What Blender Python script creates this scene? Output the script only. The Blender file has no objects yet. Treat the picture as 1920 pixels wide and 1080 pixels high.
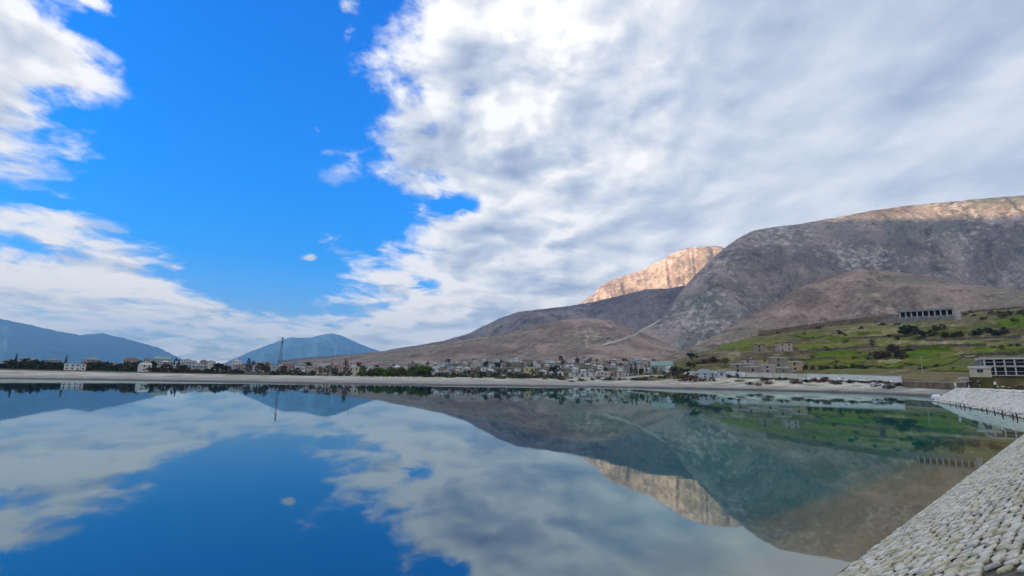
import bpy, bmesh, math, random
import numpy as np
from mathutils import Vector, Matrix
from mathutils.bvhtree import BVHTree

random.seed(7)
RNG = np.random.default_rng(7)
SC = bpy.context.scene
COL = SC.collection
R = math.radians

# ------------------------------------------------------------------ camera
F_PX, PITCH, ROLL, EYE = 924.0, R(10.2), R(0.69), 4.4
cam_d = bpy.data.cameras.new('camera')
cam_d.sensor_width = 36.0
cam_d.lens = F_PX / 1920.0 * 36.0
cam_d.clip_start = 0.1
cam_d.clip_end = 60000.0
cam = bpy.data.objects.new('camera', cam_d)
COL.objects.link(cam)
AX_F = Vector((0, math.cos(PITCH), math.sin(PITCH)))
_u = Vector((0, -math.sin(PITCH), math.cos(PITCH)))
AX_R = Vector((1, 0, 0)) * math.cos(ROLL) + _u * math.sin(ROLL)
AX_U = Vector((1, 0, 0)) * -math.sin(ROLL) + _u * math.cos(ROLL)
m3 = Matrix((AX_R, AX_U, -AX_F)).transposed()
cam.matrix_world = Matrix.Translation((0, 0, EYE)) @ m3.to_4x4()
SC.camera = cam

# ------------------------------------------------------------------ sky, sun, exposure
SUN_AZ, SUN_EL = -115.0, 8.5
world = bpy.data.worlds.new('World')
SC.world = world
world.use_nodes = True
SC.view_settings.view_transform = 'Standard'
SC.view_settings.look = 'None'
SC.view_settings.exposure = 1.0
SC.view_settings.gamma = 1.0
SC.view_settings.use_curve_mapping = False
SC.cycles.use_denoising = True
SC.cycles.max_bounces = 6
SC.cycles.diffuse_bounces = 2
SC.cycles.glossy_bounces = 3
SC.cycles.transparent_max_bounces = 6
SC.cycles.volume_bounces = 0


class NT:
    """short-hand for building a node tree"""
    def __init__(self, tree):
        self.t = tree

    def n(self, typ, **kw):
        nd = self.t.nodes.new(typ)
        for k, v in kw.items():
            setattr(nd, k, v)
        return nd

    def put(self, sock, v):
        if v is None:
            return
        if isinstance(v, bpy.types.NodeSocket):
            self.t.links.new(v, sock)
        else:
            sock.default_value = v

    def math(self, op, a, b=None, c=None, clamp=False):
        nd = self.n('ShaderNodeMath', operation=op, use_clamp=clamp)
        for i, v in enumerate((a, b, c)):
            self.put(nd.inputs[i], v)
        return nd.outputs[0]

    def vmath(self, op, a, b=None):
        nd = self.n('ShaderNodeVectorMath', operation=op)
        self.put(nd.inputs[0], a)
        if b is not None:
            self.put(nd.inputs['Scale'] if op == 'SCALE' else nd.inputs[1], b)
        return nd.outputs['Value'] if op in ('LENGTH', 'DISTANCE', 'DOT_PRODUCT') else nd.outputs[0]

    def noise(self, vec, scale, detail=4.0, rough=0.5, dist=0.0, out=0):
        nd = self.n('ShaderNodeTexNoise')
        self.put(nd.inputs['Vector'], vec)
        self.put(nd.inputs['Scale'], scale)
        nd.inputs['Detail'].default_value = detail
        nd.inputs['Roughness'].default_value = rough
        nd.inputs['Distortion'].default_value = dist
        return nd.outputs[out]

    def smooth(self, v, lo, hi, a=0.0, b=1.0):
        nd = self.n('ShaderNodeMapRange', interpolation_type='SMOOTHSTEP')
        self.put(nd.inputs[0], v)
        for i, x in enumerate((lo, hi, a, b)):
            self.put(nd.inputs[i + 1], x)
        return nd.outputs[0]

    def mix(self, f, a, b, mode='MIX'):
        nd = self.n('ShaderNodeMix', data_type='RGBA', blend_type=mode)
        self.put(nd.inputs[0], f)
        for s, v in ((nd.inputs[6], a), (nd.inputs[7], b)):
            if isinstance(v, (tuple, list)):
                v = tuple(v)[:3] + (1.0,)
            self.put(s, v)
        return nd.outputs[2]

    def comb(self, x, y, z):
        nd = self.n('ShaderNodeCombineXYZ')
        for i, v in enumerate((x, y, z)):
            self.put(nd.inputs[i], v)
        return nd.outputs[0]

    def sep(self, v):
        nd = self.n('ShaderNodeSeparateXYZ')
        self.put(nd.inputs[0], v)
        return nd.outputs

    def ramp(self, f, stops, interp='LINEAR'):
        nd = self.n('ShaderNodeValToRGB')
        cr = nd.color_ramp
        cr.interpolation = interp
        while len(cr.elements) < len(stops):
            cr.elements.new(0.5)
        for e, (p, c) in zip(cr.elements, stops):
            e.position = p
            e.color = tuple(c)[:3] + (1.0,)
        self.put(nd.inputs[0], f)
        return nd.outputs[0]

    def curve(self, f, pts):
        nd = self.n('ShaderNodeFloatCurve')
        c = nd.mapping.curves[0]
        while len(c.points) < len(pts):
            c.points.new(0.5, 0.5)
        for p, (x, y) in zip(c.points, pts):
            p.location = (x, y)
            p.handle_type = 'AUTO_CLAMPED'
        nd.mapping.update()
        self.put(nd.inputs['Value'], f)
        return nd.outputs[0]


def build_sky():
    g = NT(world.node_tree)
    bg = world.node_tree.nodes['Background']
    d = g.n('ShaderNodeTexCoord').outputs['Generated']
    x, y, z = g.sep(d)
    az = g.math('MULTIPLY', g.math('ARCTAN2', x, y), 57.29578)
    el = g.math('MULTIPLY', g.math('ARCSINE', z), 57.29578)
    zc = g.math('MAXIMUM', z, 0.0)
    # clear sky
    sky = g.n('ShaderNodeTexSky', sky_type='NISHITA', sun_disc=False)
    sky.sun_elevation = R(SUN_EL)
    sky.sun_rotation = R(SUN_AZ)
    ef = g.math('DIVIDE', el, 60.0, clamp=True)
    tint = g.ramp(ef, [(0.0, (2.3, 2.6, 3.6)), (0.07, (1.3, 2.1, 4.0)), (0.13, (0.5, 1.75, 4.2)), (0.2, (0.03, 1.7, 4.3)), (0.37, (0.0, 1.85, 4.9)),
                       (0.62, (0.0, 1.85, 5.4)), (1.0, (0.0, 1.7, 5.6))])
    clear = g.mix(1.0, sky.outputs[0], tint, 'MULTIPLY')
    # cloud layer coordinates: the layer lies flat overhead, so it narrows towards the horizon
    inv = g.math('DIVIDE', 1.0, g.math('ADD', zc, 0.11))
    px, py = g.math('MULTIPLY', x, inv), g.math('MULTIPLY', y, inv)
    # streets of cloud run towards a point a little left of north
    a0 = R(-8)
    u = g.math('SUBTRACT', g.math('MULTIPLY', px, math.cos(a0)), g.math('MULTIPLY', py, -math.sin(-a0) * -1.0))
    P = g.comb(px, py, 0.0)
    Ps = g.comb(g.math('MULTIPLY', px, 1.35), g.math('MULTIPLY', py, 0.8), 0.3)
    warp = g.noise(P, 2.2, 3.0, 0.5, out=1)
    W = g.vmath('ADD', Ps, g.vmath('SCALE', g.vmath('SUBTRACT', warp, (0.5, 0.5, 0.5)), 0.35))
    zz = g.math('MULTIPLY', g.math('SQRT', g.math('ADD', zc, 0.01)), 2.3)
    D3 = g.vmath('ADD', g.comb(x, y, zz), g.vmath('SCALE', g.vmath('SUBTRACT', warp, (0.5, 0.5, 0.5)), 0.10))
    n_big = g.noise(W, 1.5, 3.0, 0.5)
    n_mid = g.noise(D3, 6.5, 10.0, 0.62)
    n_sm = g.noise(D3, 6.5, 4.0, 0.5)
    n_lit = g.noise(g.vmath('ADD', D3, (-0.02, -0.005, 0.035)), 6.5, 4.0, 0.5)
    n_st = g.noise(W, 3.4, 5.0, 0.55)
    # edges of the blue gap, azimuth as a curve of elevation
    def az_curve(pts):
        return g.math('SUBTRACT', g.math('MULTIPLY', g.curve(g.math('DIVIDE', el, 50.0, clamp=True), [(e / 50.0, (a + 60.0) / 120.0) for e, a in pts]), 120.0), 60.0)
    azR = az_curve(SKY_RIGHT)
    azL = az_curve(SKY_LEFT)
    dR = g.math('DIVIDE', g.math('SUBTRACT', az, azR), 9.0)
    dL = g.math('DIVIDE', g.math('SUBTRACT', azL, az), 6.5)
    mR = g.math('MINIMUM', g.math('MAXIMUM', dR, -1.6), 1.5)
    mL = g.math('MINIMUM', g.math('MAXIMUM', dL, -1.6), 0.60)
    m = g.math('MAXIMUM', mR, mL)
    # separate wisps and holes
    for (wx, wy, rx, ry, wt) in SKY_SPOTS:
        ra = g.math('DIVIDE', g.math('SUBTRACT', az, wx), rx)
        re = g.math('DIVIDE', g.math('SUBTRACT', el, wy), ry)
        q = g.math('ADD', g.math('MULTIPLY', ra, ra), g.math('MULTIPLY', re, re))
        q = g.math('ADD', q, g.math('MULTIPLY', g.math('ABSOLUTE', g.math('SUBTRACT', n_mid, 0.5)), 4.0))
        e = g.math('EXPONENT', g.math('MULTIPLY', q, -1.0))
        m = g.math('MULTIPLY_ADD', e, wt, m)
    dens = g.math('ADD', g.math('MULTIPLY_ADD', g.math('SUBTRACT', n_st, 0.5), 0.45, n_mid), g.math('MULTIPLY', m, 0.27))
    alpha = g.smooth(dens, 0.45, 0.70)
    # thickness: thick cloud is grey blue, thin cloud white
    thick = g.smooth(dens, 0.62, 1.0)
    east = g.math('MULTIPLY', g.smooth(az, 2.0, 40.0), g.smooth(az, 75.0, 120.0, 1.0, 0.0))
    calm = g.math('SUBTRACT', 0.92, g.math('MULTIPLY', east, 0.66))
    relief = g.math('MULTIPLY', g.math('ADD', g.math('MULTIPLY', g.math('SUBTRACT', n_sm, n_lit), 2.4), g.math('MULTIPLY', g.math('SUBTRACT', n_mid, 0.5), 0.5)), calm)
    soft = g.noise(g.comb(g.math('MULTIPLY', px, 1.5), g.math('MULTIPLY', py, 0.55), 4.0), 1.9, 4.0, 0.5)
    soft2 = g.noise(D3, 3.0, 3.0, 0.5)
    lum = g.math('ADD', g.math('SUBTRACT', 0.99, g.math('MULTIPLY', thick, 0.26)), relief)
    lum = g.math('ADD', lum, g.math('MULTIPLY', g.math('SUBTRACT', soft, 0.5), 0.75))
    lum = g.math('ADD', lum, g.math('MULTIPLY', g.math('SUBTRACT', soft2, 0.5), 0.7))
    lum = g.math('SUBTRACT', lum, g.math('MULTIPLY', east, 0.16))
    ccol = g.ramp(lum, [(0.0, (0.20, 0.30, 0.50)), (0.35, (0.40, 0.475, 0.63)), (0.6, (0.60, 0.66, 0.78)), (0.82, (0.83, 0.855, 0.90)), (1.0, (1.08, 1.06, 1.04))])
    low = g.smooth(el, 2.0, 15.0)
    ccol = g.mix(low, g.mix(0.75, ccol, (1.50, 1.32, 1.08), 'MULTIPLY'), ccol)
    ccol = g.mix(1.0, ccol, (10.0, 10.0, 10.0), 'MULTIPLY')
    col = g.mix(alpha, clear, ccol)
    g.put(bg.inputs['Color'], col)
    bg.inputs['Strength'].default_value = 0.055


def cam_ray(px, py):
    d = AX_F * F_PX + AX_R * (px - 960.0) + AX_U * (540.0 - py)
    return d.normalized()


def azel(px, py):
    d = cam_ray(px, py)
    return math.degrees(math.atan2(d.x, d.y)), math.degrees(math.asin(d.z))


def _edge(pix, top):
    pts = sorted((azel(*q)[1], azel(*q)[0]) for q in pix)
    return pts + [(50.0, top)]


SKY_RIGHT = _edge([(735, 0), (690, 100), (735, 200), (660, 262), (712, 330), (760, 400), (735, 450), (655, 492), (655, 550), (570, 592), (520, 640)], -16)
SKY_LEFT = _edge([(100, 0), (165, 100), (120, 220), (140, 340), (150, 390), (235, 432), (330, 500), (400, 555), (520, 585), (560, 640)], -40)
SKY_SPOTS = []
for (qx, qy, rx, ry, wt) in [(584, 484, 0.8, 0.5, 1.5), (615, 335, 2.6, 1.5, 1.0), (600, 240, 2.0, 1.0, 0.9), (655, 25, 1.5, 2.2, 1.0), (185, 3, 2.5, 1.0, 1.3),
                             (850, 385, 4.2, 1.4, -1.25), (798, 537, 2.4, 1.0, -1.2), (1250, 20, 3.0, 2.0, -0.4), (1190, 90, 3.0, 1.6, -0.3), (60, 372, 6, 0.8, -1.1), (40, 70, 7, 5, 0.5), (90, 130, 5, 3, 0.5), (30, 455, 6, 0.6, -0.5)]:
    a_, e_ = azel(qx, qy)
    SKY_SPOTS.append((a_, e_, rx, ry, wt))
build_sky()

sun_d = bpy.data.lights.new('sun', 'SUN')
sun_d.energy = 5.0
sun_d.angle = R(0.5)
sun_d.color = (1.0, 0.70, 0.40)
sun = bpy.data.objects.new('sun', sun_d)
COL.objects.link(sun)
to_sun = Vector((math.sin(R(SUN_AZ)) * math.cos(R(SUN_EL)), math.cos(R(SUN_AZ)) * math.cos(R(SUN_EL)), math.sin(R(SUN_EL))))
sun.rotation_euler = to_sun.to_track_quat('Z', 'Y').to_euler()

# ------------------------------------------------------------------ helpers
def link(o):
    COL.objects.link(o)
    return o


class MB:
    """collects boxes, prisms and tubes, then links them as one mesh object"""
    def __init__(self):
        self.v, self.f, self.m = [], [], []

    def poly(self, pts, mi=0):
        k = len(self.v)
        self.v += [tuple(p) for p in pts]
        self.f.append(tuple(range(k, k + len(pts))))
        self.m.append(mi)

    def raw(self, vs, fs, mi=0):
        k = len(self.v)
        self.v += [tuple(p) for p in vs]
        for f in fs:
            self.f.append(tuple(i + k for i in f))
            self.m.append(mi)

    def box(self, x0, x1, y0, y1, z0, z1, mi=0):
        self.raw([(x0, y0, z0), (x1, y0, z0), (x1, y1, z0), (x0, y1, z0), (x0, y0, z1), (x1, y0, z1), (x1, y1, z1), (x0, y1, z1)],
                 [(0, 3, 2, 1), (4, 5, 6, 7), (0, 1, 5, 4), (1, 2, 6, 5), (2, 3, 7, 6), (3, 0, 4, 7)], mi)

    def tube(self, pts, rads, n=6, mi=0):
        vs, fs = [], []
        for i, p in enumerate(pts):
            p = Vector(p)
            a = Vector(pts[max(i - 1, 0)])
            b = Vector(pts[min(i + 1, len(pts) - 1)])
            t = (b - a).normalized()
            s = t.cross(Vector((0, 0, 1)) if abs(t.z) < 0.9 else Vector((1, 0, 0))).normalized()
            w = t.cross(s)
            for k in range(n):
                q = 2 * math.pi * k / n
                vs.append(p + (s * math.cos(q) + w * math.sin(q)) * rads[i])
        for i in range(len(pts) - 1):
            for k in range(n):
                fs.append((i * n + k, i * n + (k + 1) % n, (i + 1) * n + (k + 1) % n, (i + 1) * n + k))
        fs.append(tuple(range(n - 1, -1, -1)))
        fs.append(tuple((len(pts) - 1) * n + k for k in range(n)))
        self.raw(vs, fs, mi)

    def mesh(self, name, mats):
        me = bpy.data.meshes.new(name)
        me.from_pydata(self.v, [], self.f)
        for m in (mats if isinstance(mats, (list, tuple)) else [mats]):
            me.materials.append(m)
        me.polygons.foreach_set('material_index', self.m)
        me.update()
        return me

    def build(self, name, mats, parent=None):
        return obj(name, self.mesh(name, mats), parent)


def obj(name, me, parent=None, loc=None, rz=None, scale=None):
    o = bpy.data.objects.new(name, me)
    COL.objects.link(o)
    if parent is not None:
        o.parent = parent
    if loc is not None:
        o.location = loc
    if rz is not None:
        o.rotation_euler = (0, 0, rz)
    if scale is not None:
        o.scale = scale
    return o


def tag(o, label=None, cat=None, group=None, kind=None):
    for k, v in (('label', label), ('category', cat), ('group', group), ('kind', kind)):
        if v:
            o[k] = v
    return o


def empty(name, loc=(0, 0, 0), rz=0.0):
    return obj(name, None, None, loc, rz)


def smooth(o):
    o.data.polygons.foreach_set('use_smooth', [True] * len(o.data.polygons))
    return o


def ground_xy(px, dist, py=705):
    """world x, y of the point that lies this far off in the direction of a picture column"""
    d = cam_ray(px, py)
    k = dist / math.hypot(d.x, d.y)
    return d.x * k, d.y * k


def mpp(px, dist):
    """metres that one photograph pixel spans there"""
    x, y = ground_xy(px, dist)
    return (x * AX_F.x + y * AX_F.y) / F_PX


# ------------------------------------------------------------------ materials
MATS = {}


def mat(name, col, rough=0.8, var=0.0, scale=1.0, spec=0.3, col2=None, detail=5.0, bump=0.0, lo=0.35, hi=0.65, objrand=0.0, metal=0.0):
    """principled surface whose colour wanders between two tones by noise"""
    m = bpy.data.materials.new(name)
    m.use_nodes = True
    g = NT(m.node_tree)
    b = m.node_tree.nodes['Principled BSDF']
    b.inputs['Roughness'].default_value = rough
    b.inputs['Specular IOR Level'].default_value = spec
    b.inputs['Metallic'].default_value = metal
    pos = g.n('ShaderNodeNewGeometry').outputs['Position']
    if col2 is None:
        col2 = tuple(c * (1.0 - var) for c in col)
    n = g.noise(pos, scale, detail, 0.6)
    c = g.mix(g.smooth(n, lo, hi), col2, col)
    if objrand:
        r = g.n('ShaderNodeObjectInfo').outputs['Random']
        c = g.mix(1.0, c, g.ramp(r, [(0, (1 - objrand,) * 3), (1, (1 + objrand, 1 + objrand * 0.9, 1 + objrand * 0.7))]), 'MULTIPLY')
    g.put(b.inputs['Base Color'], c)
    if bump:
        bp = g.n('ShaderNodeBump')
        bp.inputs['Strength'].default_value = bump
        bp.inputs['Distance'].default_value = 0.05
        g.put(bp.inputs['Height'], g.noise(pos, scale * 4, 6, 0.6))
        g.put(b.inputs['Normal'], bp.outputs[0])
    MATS[name] = m
    return m


def mountain_mat(name, rock, scrub, soil, s1, s2, rock_amt=0.5, streak=None, accent=None):
    """mottled hillside: pale rock patches, dark scrub, bare soil"""
    m = bpy.data.materials.new(name)
    m.use_nodes = True
    g = NT(m.node_tree)
    b = m.node_tree.nodes['Principled BSDF']
    b.inputs['Roughness'].default_value = 0.95
    b.inputs['Specular IOR Level'].default_value = 0.1
    geo = g.n('ShaderNodeNewGeometry')
    pos = geo.outputs['Position']
    base = g.mix(g.smooth(g.noise(pos, s1, 5, 0.55), 0.38, 0.62), soil, scrub)
    if accent:
        base = g.mix(g.smooth(g.noise(pos, s1 * 0.45, 3, 0.5), 0.5, 0.62), base, accent)
    rk = g.noise(pos, s2, 9, 0.68)
    big = g.noise(pos, s1 * 0.7, 3, 0.5)
    f = g.math('ADD', rk, g.math('MULTIPLY', g.math('SUBTRACT', big, 0.5), 0.6))
    base = g.mix(g.smooth(f, 0.56 - 0.14 * rock_amt, 0.78 - 0.10 * rock_amt), base, rock)
    dk = g.noise(pos, s2 * 0.45, 8, 0.7)
    base = g.mix(g.smooth(dk, 0.50, 0.66, 0.0, 0.75), base, tuple(c * 0.5 for c in scrub))
    fine = g.noise(pos, s2 * 2.6, 4, 0.7)
    base = g.mix(1.0, base, g.ramp(fine, [(0.25, (0.55, 0.55, 0.56)), (0.5, (0.95, 0.95, 0.95)), (0.75, (1.4, 1.38, 1.34))]), 'MULTIPLY')
    if streak:
        # vertical rock ribs
        x, y, z = g.sep(pos)
        q = g.comb(x, y, g.math('MULTIPLY', z, 0.22))
        st = g.noise(q, streak, 6, 0.65)
        base = g.mix(g.smooth(st, 0.48, 0.66, 0.0, 0.6), base, tuple(c * 0.42 for c in rock))
    g.put(b.inputs['Base Color'], base)
    bp = g.n('ShaderNodeBump')
    bp.inputs['Strength'].default_value = 0.8
    bp.inputs['Distance'].default_value = 0.35 / s2
    g.put(bp.inputs['Height'], rk)
    g.put(b.inputs['Normal'], bp.outputs[0])
    return m


# ------------------------------------------------------------------ numeric noise for terrain
def vnoise(x, y, seed):
    xi, yi = np.floor(x).astype(np.int64), np.floor(y).astype(np.int64)
    xf, yf = x - xi, y - yi
    def h(a, b):
        n = (a * 374761393 + b * 668265263 + seed * 982451653) & 0x7fffffff
        n = ((n ^ (n >> 13)) * 1274126177) & 0x7fffffff
        return ((n ^ (n >> 16)) & 0xffff) / 65535.0
    sx, sy = xf * xf * (3 - 2 * xf), yf * yf * (3 - 2 * yf)
    a = h(xi, yi) * (1 - sx) + h(xi + 1, yi) * sx
    b = h(xi, yi + 1) * (1 - sx) + h(xi + 1, yi + 1) * sx
    return a * (1 - sy) + b * sy


def fbm(x, y, seed, oct=5, gain=0.5, ridged=False):
    s, a, t = 0.0, 1.0, 0.0
    for i in range(oct):
        n = vnoise(x * 2 ** i + 17.3 * i, y * 2 ** i - 9.1 * i, seed + i)
        if ridged:
            n = 1.0 - np.abs(2 * n - 1)
        s = s + a * n
        t += a
        a *= gain
    return s / t - 0.5


def sstep(x, a, b):
    t = np.clip((x - a) / (b - a), 0, 1)
    return t * t * (3 - 2 * t)


TERRAIN = []


def grid_mesh(name, X, Y, Z, material, kind='structure'):
    nr, nc = X.shape
    v = np.stack([X, Y, Z], -1).reshape(-1, 3)
    i = np.arange((nr - 1) * nc).reshape(nr - 1, nc)[:, :-1].ravel()
    f = np.stack([i, i + 1, i + nc + 1, i + nc], -1)
    me = bpy.data.meshes.new(name)
    me.from_pydata(v.tolist(), [], f.tolist())
    me.materials.append(material)
    o = obj(name, me)
    smooth(o)
    if kind:
        o['kind'] = kind
    TERRAIN.append(BVHTree.FromPolygons(v.tolist(), f.tolist()))
    return o


def ridge(name, crest, foot, material, prof=((0, 0), (1, 1)), ncol=200, nrow=70, amp=0.06, gully=1.0, scale=300.0, seed=1, back=1200.0, jag=1.0, zfoot=2.0, terr=None):
    """a hill or mountain: crest through (picture column, row, distance), foot (column, distance)"""
    cx = np.array([c[0] for c in crest], float)
    pxs = np.linspace(cx[0], cx[-1], ncol)
    pys = np.interp(pxs, cx, [c[1] for c in crest])
    k = np.ones(5) / 5
    pys = np.convolve(np.pad(pys, 2, mode='edge'), k, 'valid')
    pys = pys + jag * 3.0 * fbm(pxs / 18.0, pxs * 0 + seed * 3.1, seed, 4)
    rc = np.interp(pxs, cx, [c[2] for c in crest])
    rf = np.interp(pxs, [f[0] for f in foot], [f[1] for f in foot])
    az, zc = np.zeros(ncol), np.zeros(ncol)
    for i in range(ncol):
        d = cam_ray(pxs[i], pys[i])
        az[i] = math.atan2(d.x, d.y)
        zc[i] = EYE + rc[i] * d.z / math.hypot(d.x, d.y)
    t = np.linspace(0, 1, nrow)[:, None]
    P = np.interp(t[:, 0], [p[0] for p in prof], [p[1] for p in prof])
    P = np.convolve(np.pad(P, 3, mode='reflect', reflect_type='odd'), np.ones(7) / 7, 'valid')[:, None]
    rr = rf[None] + (rc - rf)[None] * t
    Z = zfoot + (zc - zfoot)[None] * P
    tb = np.linspace(0, 1, 12)[1:, None]
    rr = np.concatenate([rr, rc[None] + back * tb])
    Z = np.concatenate([Z, zfoot + (zc - zfoot)[None] * (1 - tb ** 1.3)])
    tt = np.concatenate([t, 1 + tb])
    X, Y = rr * np.sin(az)[None], rr * np.cos(az)[None]
    env = np.clip(np.sin(np.pi * np.clip(tt, 0, 1)), 0, 1) ** 0.7
    hgt = np.maximum(zc - zfoot, 0)[None]
    warpn = fbm(X / (scale * 1.6), Y / (scale * 1.6), seed + 23, 3)
    gul = fbm(az[None] * np.mean(rc) / (scale * 0.5) + 1.3 * warpn + rr / (scale * 3.0), rr / (scale * 3.2) + 0.8 * warpn, seed, 6, 0.55, True)
    gen = fbm(X / scale, Y / scale, seed + 11, 6, 0.55)
    Z = Z + hgt * amp * env * (gully * gul * 1.2 + gen * 1.3)
    if terr:
        # rock steps or farm terraces: the slope climbs in treads
        st_, k_ = terr
        w = Z + st_ * 1.2 * fbm(X / (scale * 0.8), Y / (scale * 0.8), seed + 5, 4)
        q = w / st_
        fr = q - np.floor(q)
        Z = Z + k_ * env * st_ * (sstep(fr, 0.62, 1.0) - fr)
    return grid_mesh(name, X, Y, Z, material)


# ------------------------------------------------------------------ lake outline (metres, water level 0)
NL_D = Vector((0.757, 0.653))                      # run of the near shore
NL_N = Vector((0.653, -0.757))                     # from the near shore inland
NL_P = Vector((7.4, 12.2))
near_line = [tuple(NL_P + NL_D * s) for s in range(-260, 61, 8)]
right_bank = [(56.8, 55.2), (63.1, 62.4), (73.9, 78.5), (80.8, 90.8), (88.5, 103), (96.5, 116.0)]
far_bank = [(104, 122), (118, 138), (128, 160), (131, 180), (122, 196), (101.7, 216.8), (71.6, 229.5), (35.2, 233.4), (10.3, 231.5), (-37.8, 226), (-84, 223), (-150, 248),
            (-225, 274), (-300, 285), (-345, 240), (-350, 120), (-310, -30), (-250, -130)]


def resample(pts, step):
    out = []
    for a, b in zip(pts[:-1], pts[1:]):
        a, b = Vector(a), Vector(b)
        n = max(1, int((b - a).length / step))
        out += [tuple(a + (b - a) * (i / n)) for i in range(n)]
    return out + [tuple(pts[-1])]


outline = near_line + right_bank + far_bank + [near_line[0]]
OUT = np.array(resample(outline, 4.0)[:-1])
# outward normals of the outline, softened
nxt, prv = np.roll(OUT, -1, 0), np.roll(OUT, 1, 0)
tan = nxt - prv
NRM = np.stack([tan[:, 1], -tan[:, 0]], -1)
area = np.sum(OUT[:, 0] * nxt[:, 1] - nxt[:, 0] * OUT[:, 1])
if area < 0:
    NRM = -NRM
NRM /= np.linalg.norm(NRM, axis=1)[:, None]
wob = fbm(np.arange(len(OUT)) / 5.0, np.zeros(len(OUT)), 5, 4)
isnear = np.array([abs((Vector(p) - NL_P).dot(NL_N)) < 0.5 for p in OUT])
OUT = OUT + NRM * (wob * np.where(isnear, 0.0, 1.6))[:, None]
CTR = np.array([-70.0, 90.0])
RAD = OUT - CTR
RAD /= np.linalg.norm(RAD, axis=1)[:, None]


OAZ = np.degrees(np.arctan2(OUT[:, 0], OUT[:, 1]))
IDX = np.arange(len(OUT))
_r1 = int(np.argmin(np.hypot(OUT[:, 0] - 96.5, OUT[:, 1] - 116.0)))
_t = np.minimum((IDX - _r1) / 14.0, (len(OUT) - IDX) / 14.0)
BW = np.where((IDX > _r1) & ~isnear, 9.5 + np.clip(_t, 0, 1) * (12 + 125 * (1 - sstep(OAZ, 6, 27))), 9.5)
_b = np.clip((BW - 9.5) / 60.0, 0, 1)[:, None]
DIR = NRM * (1 - _b) + RAD * _b
DIR /= np.linalg.norm(DIR, axis=1)[:, None]


def land_z(x, y):
    r = np.hypot(x, y)
    az = np.degrees(np.arctan2(x, y))
    z = 3.45 + 0.45 * sstep(r, 250, 340) + 0.0035 * np.clip(r - 300, 0, 1200)
    town = sstep(az, -17, -3) * (1 - sstep(az, 24, 40))
    z = z + town * (26.0 * sstep(r, 300, 1000))
    right = sstep(az, 17, 26) * (1 - sstep(az, 75, 95))
    z = z + right * (1.3 * sstep(r, 240, 266) + 0.035 * np.clip(r - 262, 0, 600))
    left = 1 - sstep(az, -20, -8)
    z = z + left * (0.25 * sstep(r, 300, 380) + 15.0 * sstep(r, 540, 1050) * (0.45 + 0.55 * sstep(az, -46, -32)))
    z = z - 1.35 * sstep(r, 230, 290) * (1 - sstep(r, 400, 600)) * (1 - sstep(az, 8, 26))
    z = z - 0.35 * sstep(r, 190, 150) * sstep(az, 0, 10)
    return z + 0.5 * fbm(x / 25.0, y / 25.0, 3, 3) * sstep(r, 240, 300)


# materials of the setting
M_BANK = bpy.data.materials.new('bank_stone')
M_BANK.use_nodes = True
def _bank(m, pale, dark, wet, grass, grass_amt, sc, stained=False):
    g = NT(m.node_tree)
    b = m.node_tree.nodes['Principled BSDF']
    b.inputs['Roughness'].default_value = 0.9
    pos = g.n('ShaderNodeNewGeometry').outputs['Position']
    x, y, z = g.sep(pos)
    n = g.noise(pos, sc, 6, 0.7)
    c = g.mix(g.smooth(n, 0.38, 0.6), dark, pale)
    n2 = g.noise(g.comb(x, y, g.math('MULTIPLY', z, 6.0)), 0.09, 5, 0.6)
    c = g.mix(g.smooth(n2, 0.5 - 0.1 * grass_amt, 0.72 - 0.1 * grass_amt), c, grass)
    line = g.math('MULTIPLY_ADD', g.noise(pos, 0.15, 3, 0.5), 1.0, -0.15)
    if stained:
        c = g.mix(g.smooth(g.noise(g.comb(g.math('MULTIPLY', x, 0.35), y, 0.0), 0.07, 6, 0.65), 0.47, 0.62, 0.0, 0.75), c, (0.27, 0.24, 0.17))
    if stained:      # the old water line left the lower half of the bank grey
        c = g.mix(g.smooth(g.math('ADD', z, g.math('MULTIPLY', g.math('SUBTRACT', g.noise(pos, 0.08, 4, 0.6), 0.5), 2.2)), 1.0, 2.2), g.mix(0.72, c, (0.27, 0.245, 0.21)), c)
    c = g.mix(g.smooth(g.math('SUBTRACT', z, line), -0.1, 0.45), wet, c)
    g.put(b.inputs['Base Color'], c)
    bp = g.n('ShaderNodeBump')
    bp.inputs['Strength'].default_value = 0.7
    bp.inputs['Distance'].default_value = 0.15
    g.put(bp.inputs['Height'], n)
    g.put(b.inputs['Normal'], bp.outputs[0])
_bank(M_BANK, (0.76, 0.68, 0.53), (0.44, 0.39, 0.30), (0.09, 0.075, 0.06), (0.24, 0.22, 0.13), 0.5, 1.2, True)
M_PALE = bpy.data.materials.new('pale_bank')
M_PALE.use_nodes = True
_bank(M_PALE, (0.86, 0.82, 0.74), (0.62, 0.57, 0.50), (0.16, 0.14, 0.11), (0.50, 0.50, 0.40), 0.0, 1.5)
M_BED = mat('revetment_bed', (0.16, 0.145, 0.10), 0.95, scale=2.0, col2=(0.06, 0.058, 0.028), bump=0.6)
M_GROUND = mountain_mat('plain_soil', (0.26, 0.24, 0.19), (0.055, 0.065, 0.03), (0.17, 0.14, 0.10), 0.012, 0.06, 0.3, accent=(0.075, 0.10, 0.035))


def strip(name, idx, offs, zs, material, sub=1):
    """a ribbon of bank along the outline between outward offsets"""
    idx = np.asarray(idx)
    X = np.stack([OUT[idx, 0] + NRM[idx, 0] * o for o in offs])
    Y = np.stack([OUT[idx, 1] + NRM[idx, 1] * o for o in offs])
    if isinstance(zs, (list, tuple)):
        Z = np.stack([np.full(len(idx), z) for z in zs])
    else:
        Z = zs(X, Y)
    return X, Y, Z


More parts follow.
